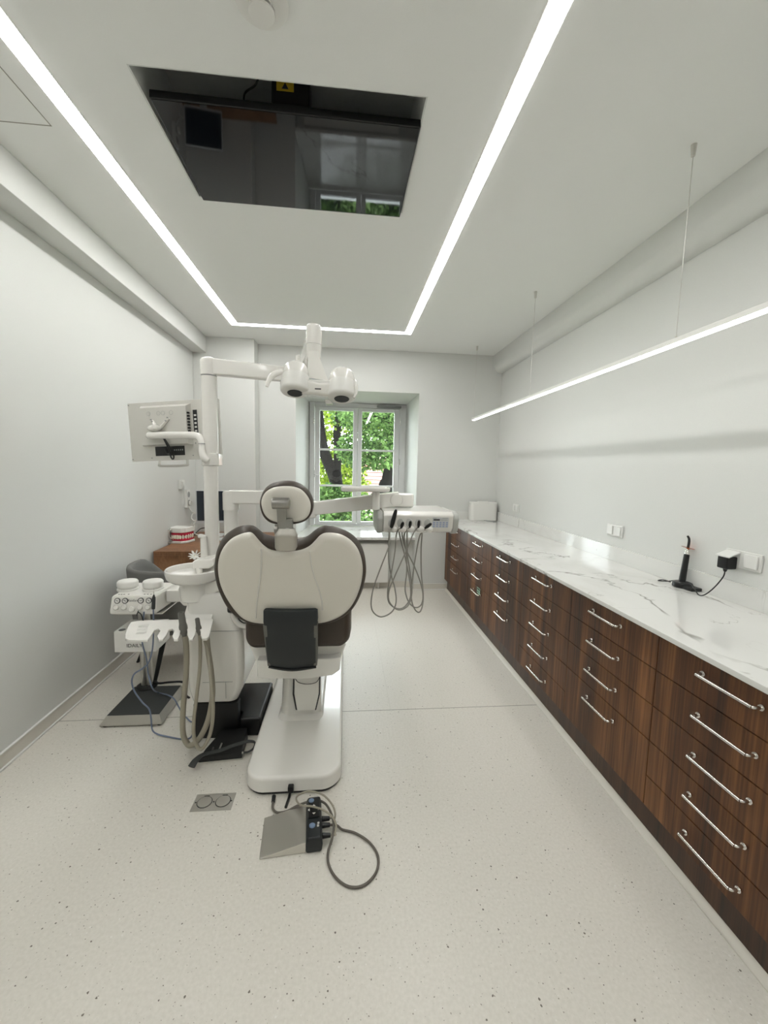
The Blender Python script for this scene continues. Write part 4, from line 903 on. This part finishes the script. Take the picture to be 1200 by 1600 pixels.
# ================================================================== SANDBLASTER ON ITS STAND
sx = -1.215
st_ = thing('equipment_stand', 'steel column stand on a dark square base carrying the sandblaster', 'stand', (-1.20,2.47,0))
b = MB(); b.prism([(-1.378,2.300,.006),(-1.040,2.300,.006),(-1.040,2.300,.018),(-1.062,2.322,.058),(-1.356,2.322,.058),(-1.378,2.300,.018)], (0,.01,0)); b.bm.free(); b = MB()
b.loft([[(-1.376,2.300,.010),(-1.040,2.300,.010),(-1.040,2.655,.010),(-1.376,2.655,.010)], [(-1.376,2.300,.018),(-1.040,2.300,.018),(-1.040,2.655,.018),(-1.376,2.655,.018)], [(-1.350,2.322,.058),(-1.060,2.322,.058),(-1.060,2.635,.058),(-1.350,2.635,.058)]])
b.build('base', 'dull_steel', st_)
MB().box(-1.348,-1.062,2.324,2.633,.0582,.0605).build('base_mat', 'rubber', st_, wn=False, label='dark rubber top mat')
for x in (-1.355,-1.06):
    for y in (2.32,2.635): MB().cyl((x,y,.0005),(x,y,.010),.014,n=16).build('foot', 'black', st_)
cxp, cyp = V((-1.2732,2.6374,0.0600))[:2]
MB().lathe([(.001,.0607),(.062,.0607),(.064,.066),(.050,.074),(.001,.074)], (cxp,cyp,0)).build('column_flange', 'black', st_)
b = MB(); b.cyl((cxp-.016,cyp,.07),(cxp-.016,cyp,.60),.019); b.cyl((cxp+.019,cyp,.07),(cxp+.019,cyp,.60),.017); b.box(cxp-.012,cxp+.015,cyp-.008,cyp+.008,.07,.60)
b.build('column', 'steel', st_)
MB().tube([(cxp+.03,cyp,.085),(cxp+.07,cyp+.02,.066),(cxp+.13,cyp+.03,.066),(-1.055,cyp+.02,.068),(-1.03,cyp-.01,.03),(-1.02,cyp-.03,.006),(-.99,cyp-.06,.005)], .007, n=10).build('power_cord', 'black', st_)
fz0_ = (-1.1948,2.4000,0.6289)[2]
# shelf under the blaster
b = MB(); b.box(-1.33,-1.07,2.43,2.66,fz0_-.012,fz0_-.004,.003); b.build('shelf', 'steel', st_)
# waste box
wb_ = thing('waste_box', 'pale grey box lettered DAILY hanging on the steel stand behind the assistant tray', 'box', V((-1.2139,2.4200,0.3952)))
x0 = (-1.3427,2.4200,0.4684)[0]; x1 = (-1.1105,2.4200,0.4641)[0]; z0 = (-1.2141,2.4200,0.3912)[2]; z1 = (-1.3333,2.4200,0.5188)[2]
MB().box(x0, x1, 2.42, cyp-.0225, z0, z1, .004).build('body', 'white_matt', wb_)
MB().cyl((x0+.035,2.445,z1+.0003),(x0+.035,2.445,z1+.0012),.018).build('opening', 'black', wb_)
t_ = V((-1.2354,2.4192,0.4314))
MB().text('IDAILY', .030, Matrix.Translation((t_.x+.006,2.4192,t_.z)) @ Matrix.Rotation(PI/2,4,'X'), .0003).build('lettering', 'ink', wb_, wn=False)
# blaster
sb = thing('sandblaster', 'white benchtop sandblaster with two round lids and four gauges', 'sandblaster', (-1.17,2.50,.80))
fz0, fz1 = (-1.1948,2.4000,0.6289)[2], (-1.1954,2.4100,0.7326)[2]
fx0, fx1 = (-1.3489,2.4000,0.6689)[0], (-1.0925,2.4000,0.6661)[0]
b = MB()
yb = 2.66; ty = 2.455
b.loft([[(fx0+.003,2.402,fz0),(fx1-.003,2.402,fz0),(fx1+.02,yb,fz0+.01),(fx0+.01,yb,fz0+.01)],
        [(fx0,2.400,fz0+.012),(fx1,2.400,fz0+.012),(fx1+.025,yb,fz0+.02),(fx0+.008,yb,fz0+.02)],
        [(fx0+.006,2.420,fz1),(fx1-.006,2.420,fz1),(fx1+.018,yb,fz1+.012),(fx0+.020,yb,fz1+.012)]])
bmesh.ops.bevel(b.bm, geom=b.bm.edges[:], offset=.005, segments=2, affect='EDGES')
sbb = b.build('housing', 'white', sb)
b = MB(); b.box(fx1+.012, fx1+.10, 2.50, 2.66, fz0+.035, fz1+.008, .012); b.build('side_module', 'white', sb)
fn = V((0,-(fz1-fz0-.012),.020)).normalized()
def sp(px, py, o=0):
    # point on the sloping front panel
    p = V((px,0,py)); tt_ = (py-(fz0+.012))/(fz1-fz0-.012); return V((px, 2.400+.020*tt_, py))+fn*o
fw = fx1-fx0
for fx in (.156,.32,.66,.833):
    g = sp(fx0+fw*fx, fz1-.026)
    gg = MB().lathe([(.001,0),(.0165,0),(.0165,.004),(.0128,.005),(.0128,.0035),(.001,.0035)], g, axis=fn, n=28).build('gauge', 'ink', sb)
    MB().lathe([(.001,.0038),(.0125,.0038),(.0125,.0042),(.001,.0042)], g, axis=fn, n=28).build('gauge_face', 'white_matt', gg)
    a_ = random.uniform(-.8,.8); c_ = g+fn*.0046; d_ = V((math.cos(a_),0,math.sin(a_)))
    MB().cyl(c_-d_*.007, c_+d_*.008, .0016, n=6).build('needle', 'ink', gg)
    k_ = sp(fx0+fw*fx, fz1-.062)
    MB().lathe([(.001,0),(.010,0),(.015,.004),(.015,.014),(.012,.018),(.001,.018)], k_, axis=fn, n=24).build('knob', 'white', sb)
k_ = sp(fx0+fw*.49, fz1-.072); MB().lathe([(.001,0),(.013,0),(.017,.004),(.017,.016),(.013,.020),(.001,.020)], k_, axis=fn, n=24).build('knob', 'white', sb)
t_ = sp(fx0+fw*.49, fz1-.026, .0008)
MB().text('Renfert', .019, Matrix.Translation(t_) @ Matrix.Rotation(PI/2-.2,4,'X'), .0003).build('lettering', 'ink', sb, wn=False)
def tz_(y): return fz1+.012*(y-2.42)/(yb-2.42)
for lc in (V((-1.3134,2.5400,0.7397)), V((-1.1669,2.5400,0.7348))):
    lc.z = tz_(2.54)-.006
    ld = MB().lathe([(.001,0),(.057,0),(.058,.004),(.058,.012),(.054,.015),(.049,.015),(.049,.020),(.055,.024),(.057,.030),(.057,.052),(.051,.060),(.036,.063),(.001,.064)], lc, n=40).build('chamber_lid', 'white_matt', sb, angle=45)
b = MB()
for q in ((-1.3158,2.4450,0.7262),(-1.3017,2.4450,0.7260),(-1.2875,2.4450,0.7259),(-1.2626,2.4450,0.7257),(-1.1732,2.4450,0.7250),(-1.1553,2.4450,0.7249),(-1.1373,2.4450,0.7247)):
    q = V(q); b.box(q.x-.004,q.x+.004,2.443,2.450,tz_(2.446)-.001,tz_(2.446)+.0012)
b.build('switch_print', 'ink', sb, wn=False)
hp0, hp1 = V((-1.0816,2.3450,0.6779)), V((-1.0842,2.3650,0.7575))
sp_h = thing('blasting_handpiece', 'dark pen-shaped blasting handpiece with fine nozzle at the sandblaster front', 'handpiece', hp0)
d_ = hp1-hp0
MB().lathe([(.001,0),(.0085,0),(.0095,.01),(.0095,d_.length*.75),(.006,d_.length*.9),(.003,d_.length),(.001,d_.length)], hp0, axis=d_, n=18).build('grip', 'rubber', sp_h)
MB().cyl(hp1-d_*.02, V((-1.0849,2.3700,0.7972)), .0022, .0014, n=10).build('nozzle', 'steel', sp_h)
MB().tube([hp0+V((0,0,.002)), (-1.0840,2.3500,0.6271), (-1.0822,2.3400,0.5554), (-1.0933,2.3400,0.4415), (-1.1076,2.3200,0.3750), (-1.1339,2.3000,0.3477), (-1.1660,2.2800,0.3288), (-1.1815,2.2800,0.2840), (-1.1702,2.2800,0.2269), (-1.1269,2.2700,0.1668), (-1.0870,2.2620,0.1283), (-1.0768,2.2580,0.0770), (-1.0737,2.2606,0.0060), (-1.0277,2.2187,0.0060), (-0.9626,2.1930,0.0060), (-0.8745,2.1662,0.0060), (-0.8372,2.1745,0.0060), (-.835,2.22,.006), (-.818,2.26,.010)], .0042, n=8, smooth=8).build('air_tube', 'blue_tube', sp_h)
b = MB(); b.tube([(-1.1565,2.3950,0.6456), (-1.1762,2.4000,0.4740), (-1.1558,2.4000,0.3561), (-1.1488,2.4000,0.2571), (-1.1113,2.3600,0.1988), (-1.1673,2.5416,0.0680), (-1.0917,2.5083,0.0680), (-1.0352,2.4626,0.0680), (-1.0016,2.4413,0.0300), (-0.9660,2.4052,0.0060), (-0.9226,2.3584,0.0060), (-0.8792,2.3191,0.0060), (-.835,2.34,.006), (-.818,2.36,.010)], .0042, n=8, smooth=8); b.build('supply_tube', 'blue_tube', sb)
b = MB(); b.tube([sp(fx0+fw*.62,fz0+.02,.002), (-1.1821,2.3600,0.6360), (-1.1759,2.3700,0.6511), (-1.1640,2.3800,0.6321), (-1.1648,2.4000,0.5823)], .003, n=8); b.build('cable', 'rubber', sb)

# ================================================================== TUB CHAIR, DESK
tc = thing('tub_chair', 'grey felt tub armchair with black tapered legs, behind the sandblaster', 'armchair', (-1.22,3.06,0))
cc = V((-1.235,3.06,0)); n_ = 48
fd = math.radians(52)      # direction the open side faces
def tub(r, zf, dz=0): return [cc+V((r(a)*math.cos(a), r(a)*math.sin(a), zf(a)+dz)) for a in [2*PI*i/n_ for i in range(n_)]]
def back(a): return .5-.5*math.cos(a-fd)          # 1 at the back, 0 at the front
def rim(a): k = back(a); s = min(1, max(0, (k-.10)/.6)); s = s*s*(3-2*s); return .52+.265*s
b = MB()
b.loft([tub(lambda a:.16, lambda a:.32), tub(lambda a:.25, lambda a:.325), tub(lambda a:.285, lambda a:.37), tub(lambda a:.305, lambda a:.37+.5*(rim(a)-.37)), tub(lambda a:.315, lambda a:rim(a)-.02), tub(lambda a:.310, lambda a:rim(a)-.003), tub(lambda a:.298, lambda a:rim(a)+.003), tub(lambda a:.282, lambda a:rim(a)-.006), tub(lambda a:.272, lambda a:max(.43,rim(a)-.05)), tub(lambda a:.255, lambda a:.43), tub(lambda a:.10, lambda a:.43)])
b.build('shell', 'fabric', tc, angle=70)
MB().lathe([(.001,.43),(.235,.43),(.25,.445),(.25,.475),(.235,.49),(.001,.495)], cc, n=40).build('seat_cushion', 'fabric', tc, angle=60)
for x, y in ((-1.557,3.10),(-1.272,2.72),(-.90,3.02),(-1.18,3.40)):
    d_ = V((x,y,0))-V((cc.x,cc.y,0)); top = V((cc.x,cc.y,.33))+d_*.52
    MB().cyl((x,y,.0005), top, .011, .020, n=14).build('leg', 'black', tc)

dk = thing('desk', 'brown wood veneer desk in the far left corner', 'desk', (-1.25,4.15,0))
MB().box(XL+.023,-.75,3.60,4.70,.715,.750,.002).build('desk_top', 'desk', dk)
MB().box(XL+.023,-.75,3.602,3.622,.45,.7148,.001).build('front_apron', 'desk', dk)
MB().box(-.79,-.755,3.63,4.69,.0006,.7145,.001).build('side_panel', 'desk', dk)
MB().box(XL+.023,XL+.058,3.63,4.69,.0006,.7145,.001).build('side_panel', 'desk', dk)

# teeth model on the desk
tm = thing('teeth_model', 'large white and pink demonstration teeth model with wire hinge on the desk', 'model', (-1.50,4.0,.75))
g0 = V((-1.5777,4.0288,0.7505)); gm = Matrix.Translation(g0) @ Matrix.Rotation(math.radians(-8),4,'Z')
def arch(r0, r1, n=18): 
    o = [(r1*math.cos(PI*i/n)*.95, -r1*.9*math.sin(PI*i/n), 0) for i in range(n+1)]
    return o
def jaw(z0, dz, gum0, gum1, sgn, gx):
    body = [(-.092,.09), (.092,.09), (.090,.0), (.075,-.05), (.04,-.075), (-.04,-.075), (-.075,-.05), (-.090,.0)]
    b = MB(gm); b.prism([(x,y,z0) for x, y in body], (0,0,dz), .006, 3); jb = b.build('upper_jaw' if sgn < 0 else 'lower_jaw', 'white_matt', tm)
    inn = [(x*.93,y*.93) for x, y in body]
    b = MB(gm); b.prism([(x,y,gum0) for x, y in inn], (0,0,gum1-gum0), .005, 3); gmn = b.build('gum', 'pink', jb)
    zt = gum1 if sgn > 0 else gum0
    pts = [V((-.080,.05,0)),V((-.078,.02,0)),V((-.074,-.008,0)),V((-.064,-.034,0)),V((-.046,-.054,0)),V((-.026,-.064,0)),V((-.008,-.068,0)),V((.010,-.068,0)),V((.028,-.063,0)),V((.048,-.053,0)),V((.065,-.033,0)),V((.074,-.008,0)),V((.078,.02,0)),V((.080,.05,0))]
    for p in pts:
        t_ = MB(gm); t_.sphere((p.x*1.06,p.y*1.06,zt+sgn*.004), .0098, .92, .85, 1.45, 12); t_.build('tooth', 'tooth', gmn)
jaw(.0005,.024,.0235,.052,1,0)
jaw(.104,.046,.074,.1045,-1,0)
b = MB()
b.tube([(-1.6291,3.9900,0.8716), (-1.6573,3.9600,0.8791), (-1.6900,3.9400,0.8546), (-1.7029,3.9400,0.8120), (-1.6813,3.9400,0.7725), (-1.6424,3.9700,0.7518)], .0048, n=10)
b.tube([(-1.6285,3.9900,0.8900), (-1.6456,3.9600,0.8822), (-1.6542,3.9500,0.8471), (-1.6467,3.9500,0.8106), (-1.6180,3.9700,0.7858)], .0048, n=10)
b.build('wire_hinge', 'chrome', tm)

# computer monitor on the desk
cm = thing('computer_monitor', 'dark screen computer monitor with silver chin on the desk, behind the pole', 'monitor', (-1.30,4.42,.75))
q0, q1 = V((-1.5591,4.4000,1.2339)), V((-1.2220,4.4000,1.2597))
mw = (q1.x-q0.x); zb = (-1.5553,4.4000,0.8905)[2]; zt = q0.z; 
mk = Matrix.Translation(V(((q0.x+q1.x)/2,4.40,0))) @ Matrix.Rotation(math.radians(6),4,'Z')
MB(mk).box(-mw/2, mw/2, 0, .02, zb, zt, .004).build('casing', 'panel', cm)
MB(mk).box(-mw/2+.012, mw/2-.006, -.002, -.0002, zb+.025, zt-.006).build('screen', 'monitor_screen', cm, wn=False)
MB(mk).box(-.03,.03,.02,.04,.765,zb+.10,.004).build('stand_neck', 'panel', cm)
MB(mk).box(-.10,.10,-.06,.12,.7506,.765,.004).build('stand_foot', 'panel', cm)
b = MB(); b.tube([(-1.3849,4.5200,0.8126), (-1.5256,4.5000,0.8215), (-1.5655,4.4600,0.7995), (-1.5920,4.4200,0.7506), (-1.5071,4.4400,0.7547), (-1.4211,4.4600,0.7519)], .005, n=8); b.build('cable', 'black', cm)
tb = tag(MB(Matrix.Translation(V((-1.2444,4.1973,0.7506))) @ Matrix.Rotation(.3,4,'Z')).box(-.09,.09,-.07,.07,0,.012,.003).build('tablet', 'panel'), 'small silver slab lying on the desk beside the arm post', 'tablet')
# left wall plates and cable coil
def lw(name, label, cat, pts, z0, z1, y0, y1, grp=None):
    t = thing(name, label, cat, (XL,(y0+y1)/2,z0), grp)
    MB().box(XL+.0005, XL+.030, y0, y1, z0, z1, .003).build('frame', 'trim', t)
    return t
o1, o2 = V((-1.6550,4.2718,1.2974)), V((-1.6550,4.4101,1.1515))
t = lw('wall_switch', 'single white switch, the higher plate on the left wall above the desk', 'switch', None, (-1.6550,4.2683,1.2524)[2], (-1.6550,4.2753,1.3423)[2], o1.y-.045, o1.y+.045)
MB().box(XL+.0302, XL+.036, o1.y-.03, o1.y+.03, o1.z-.03, o1.z+.03, .002).build('rocker', 'trim', t)
zA, zB = (-1.6550,4.4023,1.0514)[2], (-1.6550,4.4167,1.2381)[2]
t = lw('wall_socket', 'tall white double socket, the lower plate on the left wall above the desk', 'socket', None, zA, zB, o2.y-.045, o2.y+.045)
for z in (zA+.27*(zB-zA), zA+.73*(zB-zA)):
    MB().cyl((XL+.0302,o2.y,z),(XL+.032,o2.y,z),.030).build('socket_face', 'grey_plastic', t)
MB().box(XL+.0325, XL+.060, o2.y-.02, o2.y+.02, zA+.27*(zB-zA)-.02, zA+.27*(zB-zA)+.02, .006).build('plug', 'white_matt', t)
ct = thing('cable_coil', 'looped white cable hanging at the left wall by the computer monitor', 'cable', V((-1.6200,4.3969,0.8496)))
b = MB()
L_ = [(292,793),(296,800),(303,803),(306,808),(301,813),(295,810),(297,803),(304,806),(301,816),(296,820),(292,824),(296,829),(300,824),(297,816),(293,822),(296,831),(305,834)]
c0 = V((-1.6200,4.4025,0.9235)); sc_ = .0072
b.tube([c0+V((.006*(px-298)+.03,.010*(i%4)-.015,(812-py)*sc_)) for i, (px, py) in enumerate(L_)], .0045, n=8, smooth=6)
b.build('loops', 'white_matt', ct)

# white flower
fl = thing('flower', 'small white flower ornament beside the cup filler of the dental unit', 'flower', V((-0.8788,2.4400,0.9529)))
fc = V((-0.8785,2.4400,0.9644)); b = MB()
for i in range(9):
    a_ = 2*PI*i/9; d_ = V((math.cos(a_), .6*math.sin(a_)-.3, .55*math.sin(a_)+.25)).normalized(); s2 = d_.cross(V((0,-1,.3))).normalized()
    b.tube([fc, fc+d_*.015, fc+d_*.030, fc+d_*.040], [.004,.010,.009,.001], n=8, flat=.35, smooth=4)
b.build('petal', 'white_matt', fl, angle=60)
MB().sphere(fc, .009, n=12).build('flower_head', 'tooth', fl)
MB().tube([fc, fc+V((.012,.01,-.02)), (fc.x+.02,fc.y+.02,.925)], .003, n=8).build('stem', 'white_matt', fl)

# ================================================================== OUTSIDE THE WINDOW
struct(MB().box(-25, 25, 6.05, 60, -3.2, -3.0).build('ground', 'grass', wn=False))
rnd = random.Random(11)
def leaves(blobs, n, size):
    vs, fs = [], []
    for i in range(n):
        (cx, cy, cz), (rx, ry, rz) = rnd.choice(blobs)
        while 1:
            q = V((rnd.uniform(-1,1), rnd.uniform(-1,1), rnd.uniform(-1,1)))
            if .15 < q.length < 1: break
        p = V((cx+q.x*rx, cy+q.y*ry, cz+q.z*rz)); s = size*rnd.uniform(.6,1.3)
        d = V((rnd.uniform(-1,1), rnd.uniform(-1,1), rnd.uniform(-.8,.3))).normalized(); w_ = d.orthogonal().normalized()
        w_ = (Matrix.Rotation(rnd.uniform(0,2*PI),3,d) @ w_); nn = d.cross(w_)*.12*s
        k = len(vs)
        vs += [p, p+d*s*.45+w_*s*.32+nn, p+d*s, p+d*s*.45-w_*s*.32+nn]
        fs += [(k,k+1,k+2),(k,k+2,k+3)]
    me = bpy.data.meshes.new('foliage'); me.from_pydata([tuple(v) for v in vs], [], fs); return me
def tree(label, base, limbs, blobs, n, size, lm):
    t = thing('tree', label, 'tree', base, 'trees outside the window')
    for name, pts, r in limbs:
        MB().tube(pts, r, n=12, smooth=6).build(name, 'bark', t, angle=60)
    me = leaves(blobs, n, size); me.transform(Matrix.Translation(-V(base))); me.materials.append(M[lm])
    o = bpy.data.objects.new('foliage', me); COL.objects.link(o); o.parent = t; ORG[o.name] = V(base)
    return t
ya = 10.5
tree('leafy tree with a thick forked trunk seen through the left window sash', (-.55,10.5,-3), [
  ('trunk', [(-.55,10.5,-3.05), (-0.2157,10.5000,0.1944), (-0.2211,10.5000,0.7749), (-0.2567,10.5000,1.1030), (-0.2917,10.5000,1.3799)], [.30,.22,.19,.17,.17]),
  ('branch', [(-0.2737,10.5000,1.1845), (-0.4226,10.5000,1.5395), (-0.5647,10.4000,1.9032), (-0.6400,10.3000,2.2893), (-0.6916,10.1000,2.8802), (-0.7927,10.0000,3.6037)], [.15,.14,.14,.13,.11,.08]),
  ('branch', [(-0.2575,10.5000,1.1848), (-0.2282,10.5000,1.5438), (-0.2254,10.5500,1.9987), (-0.2384,10.6000,2.4050), (-0.1962,10.7000,2.9002), (-0.1561,10.8000,3.6410)], [.12,.10,.10,.10,.09,.06]),
  ('branch', [(-0.2178,10.5000,2.1571), (-0.0571,10.4000,2.2822), (0.1324,10.3000,2.3901), (0.4427,10.2000,2.6240)], [.05,.045,.035,.02])],
  [((-1.6,11.2,3.0),(1.6,1.3,1.2)), ((-.2,11.6,2.6),(1.6,1.2,1.3)), ((-.2,11.9,1.0),(.8,1,1.1)), ((-.8,12,.2),(1.6,1,1))], 9000, .12, 'leaf')
tree('leafy tree with a dark leaning trunk at the right edge of the window', (.62,9.5,-3), [
  ('trunk', [(1.05,9.5,-3.05), (0.9271,9.5000,0.6344), (0.9741,9.5000,1.2376), (1.0391,9.5000,1.6859), (1.0735,9.5000,2.1294), (1.0481,9.5000,2.5670), (0.9638,9.5000,2.9980)], [.30,.19,.15,.12,.10,.09,.07]),
  ('branch', [(1.0509,9.5000,2.4506), (0.8355,9.3000,2.6095), (0.6039,9.1000,2.6479), (0.3577,8.9000,2.5474)], [.04,.03,.02,.012])],
  [((.9,9.0,2.7),(1.3,.8,.55)), ((.5,8.8,1.9),(.75,.6,.45)), ((.9,10.6,2.9),(1.2,.8,.5))], 6500, .105, 'leaf2')
tree('low bushy tree filling the bottom of the window', (-.2,8.6,-3), [
  ('trunk', [(-.2,8.6,-3.05), (-.2,8.65,-1.2), (-.25,8.7,-.4)], [.12,.09,.05])],
  [((-.6,8.5,.05),(.9,.7,.75)), ((.35,8.8,.15),(.55,.6,.85)), ((.15,8.6,-.5),(1.2,.8,.6)), ((-.3,9.2,.75),(.5,.4,.4))], 6000, .105, 'leaf2')
tree('distant pale tree behind the forked trunk', (-1.5,15.5,-3), [
  ('trunk', [(-1.5,15.5,-3.05), (-1.4,15.5,1), (-1.3,15.6,4)], [.2,.16,.08])],
  [((-2.2,15.5,3.2),(2.2,1.4,2.0)), ((.6,16,3.9),(1.7,1.4,1.1)), ((-.6,15.2,.8),(1.5,1.0,1.4))], 7000, .18, 'leaf')
hs_ = thing('house', 'pale house with a tiled pink roof glimpsed between the trees', 'house', (2.0,20,-3))
MB().box(-.2,7.5,19.5,24,-3.0,.2).build('wall', 'house', hs_, wn=False)
MB().quads([(-.5,19.1,.15),(7.8,19.1,.15),(7.8,21.8,2.3),(-.5,21.8,2.3),(7.8,24.4,.15),(-.5,24.4,.15)], [(0,1,2,3),(3,2,4,5)]).build('roof', 'roof', hs_, wn=False)
b = MB()
for i in range(12):
    f_ = (i+.5)/12; y_ = 19.1+2.7*f_; z_ = .15+2.15*f_; b.box(-.5,7.8,y_-.06,y_+.02,z_-.0,z_+.06)
b.build('tile_course', 'house', hs_, wn=False)

# ================================================================== LIGHT, CAMERA
W = bpy.data.worlds.new('World'); SC.world = W; W.use_nodes = True
nt = W.node_tree; bg = nt.nodes['Background']
sky = nt.nodes.new('ShaderNodeTexSky'); sky.sky_type = 'HOSEK_WILKIE'; sky.turbidity = 4; sky.sun_direction = V((.3,-.6,.75)).normalized()
mixn = nt.nodes.new('ShaderNodeMix'); mixn.data_type = 'RGBA'; mixn.inputs['Factor'].default_value = .7
nt.links.new(sky.outputs[0], mixn.inputs['A']); mixn.inputs['B'].default_value = (.93,.97,1,1)
nt.links.new(mixn.outputs['Result'], bg.inputs['Color']); bg.inputs['Strength'].default_value = 21
su = bpy.data.lights.new('sun', 'SUN'); su.energy = 5.5; su.angle = .02; su.color = (1,.96,.88)
so = bpy.data.objects.new('sun', su); COL.objects.link(so)
so.rotation_euler = V((-.25,.62,-.74)).to_track_quat('-Z','Y').to_euler()
so.location = (0,-5,12)

cam = bpy.data.cameras.new('camera'); co = bpy.data.objects.new('camera', cam); COL.objects.link(co)
CR = [[0.995525, -0.011578, -0.093789], [-0.09201, 0.107605, -0.989927], [0.021553, 0.994126, 0.106058]]
co.matrix_world = Matrix(((CR[0][0],CR[0][1],CR[0][2],0),(CR[1][0],CR[1][1],CR[1][2],0),(CR[2][0],CR[2][1],CR[2][2],1.5),(0,0,0,1)))
cam.sensor_fit = 'VERTICAL'; cam.sensor_height = 36; cam.lens = 14.2824; cam.clip_start = .02
SC.camera = co
SC.view_settings.view_transform = 'Standard'; SC.view_settings.look = 'None'; SC.view_settings.gamma = 1
SC.view_settings.use_curve_mapping = False
SC.view_settings.exposure = 0.0
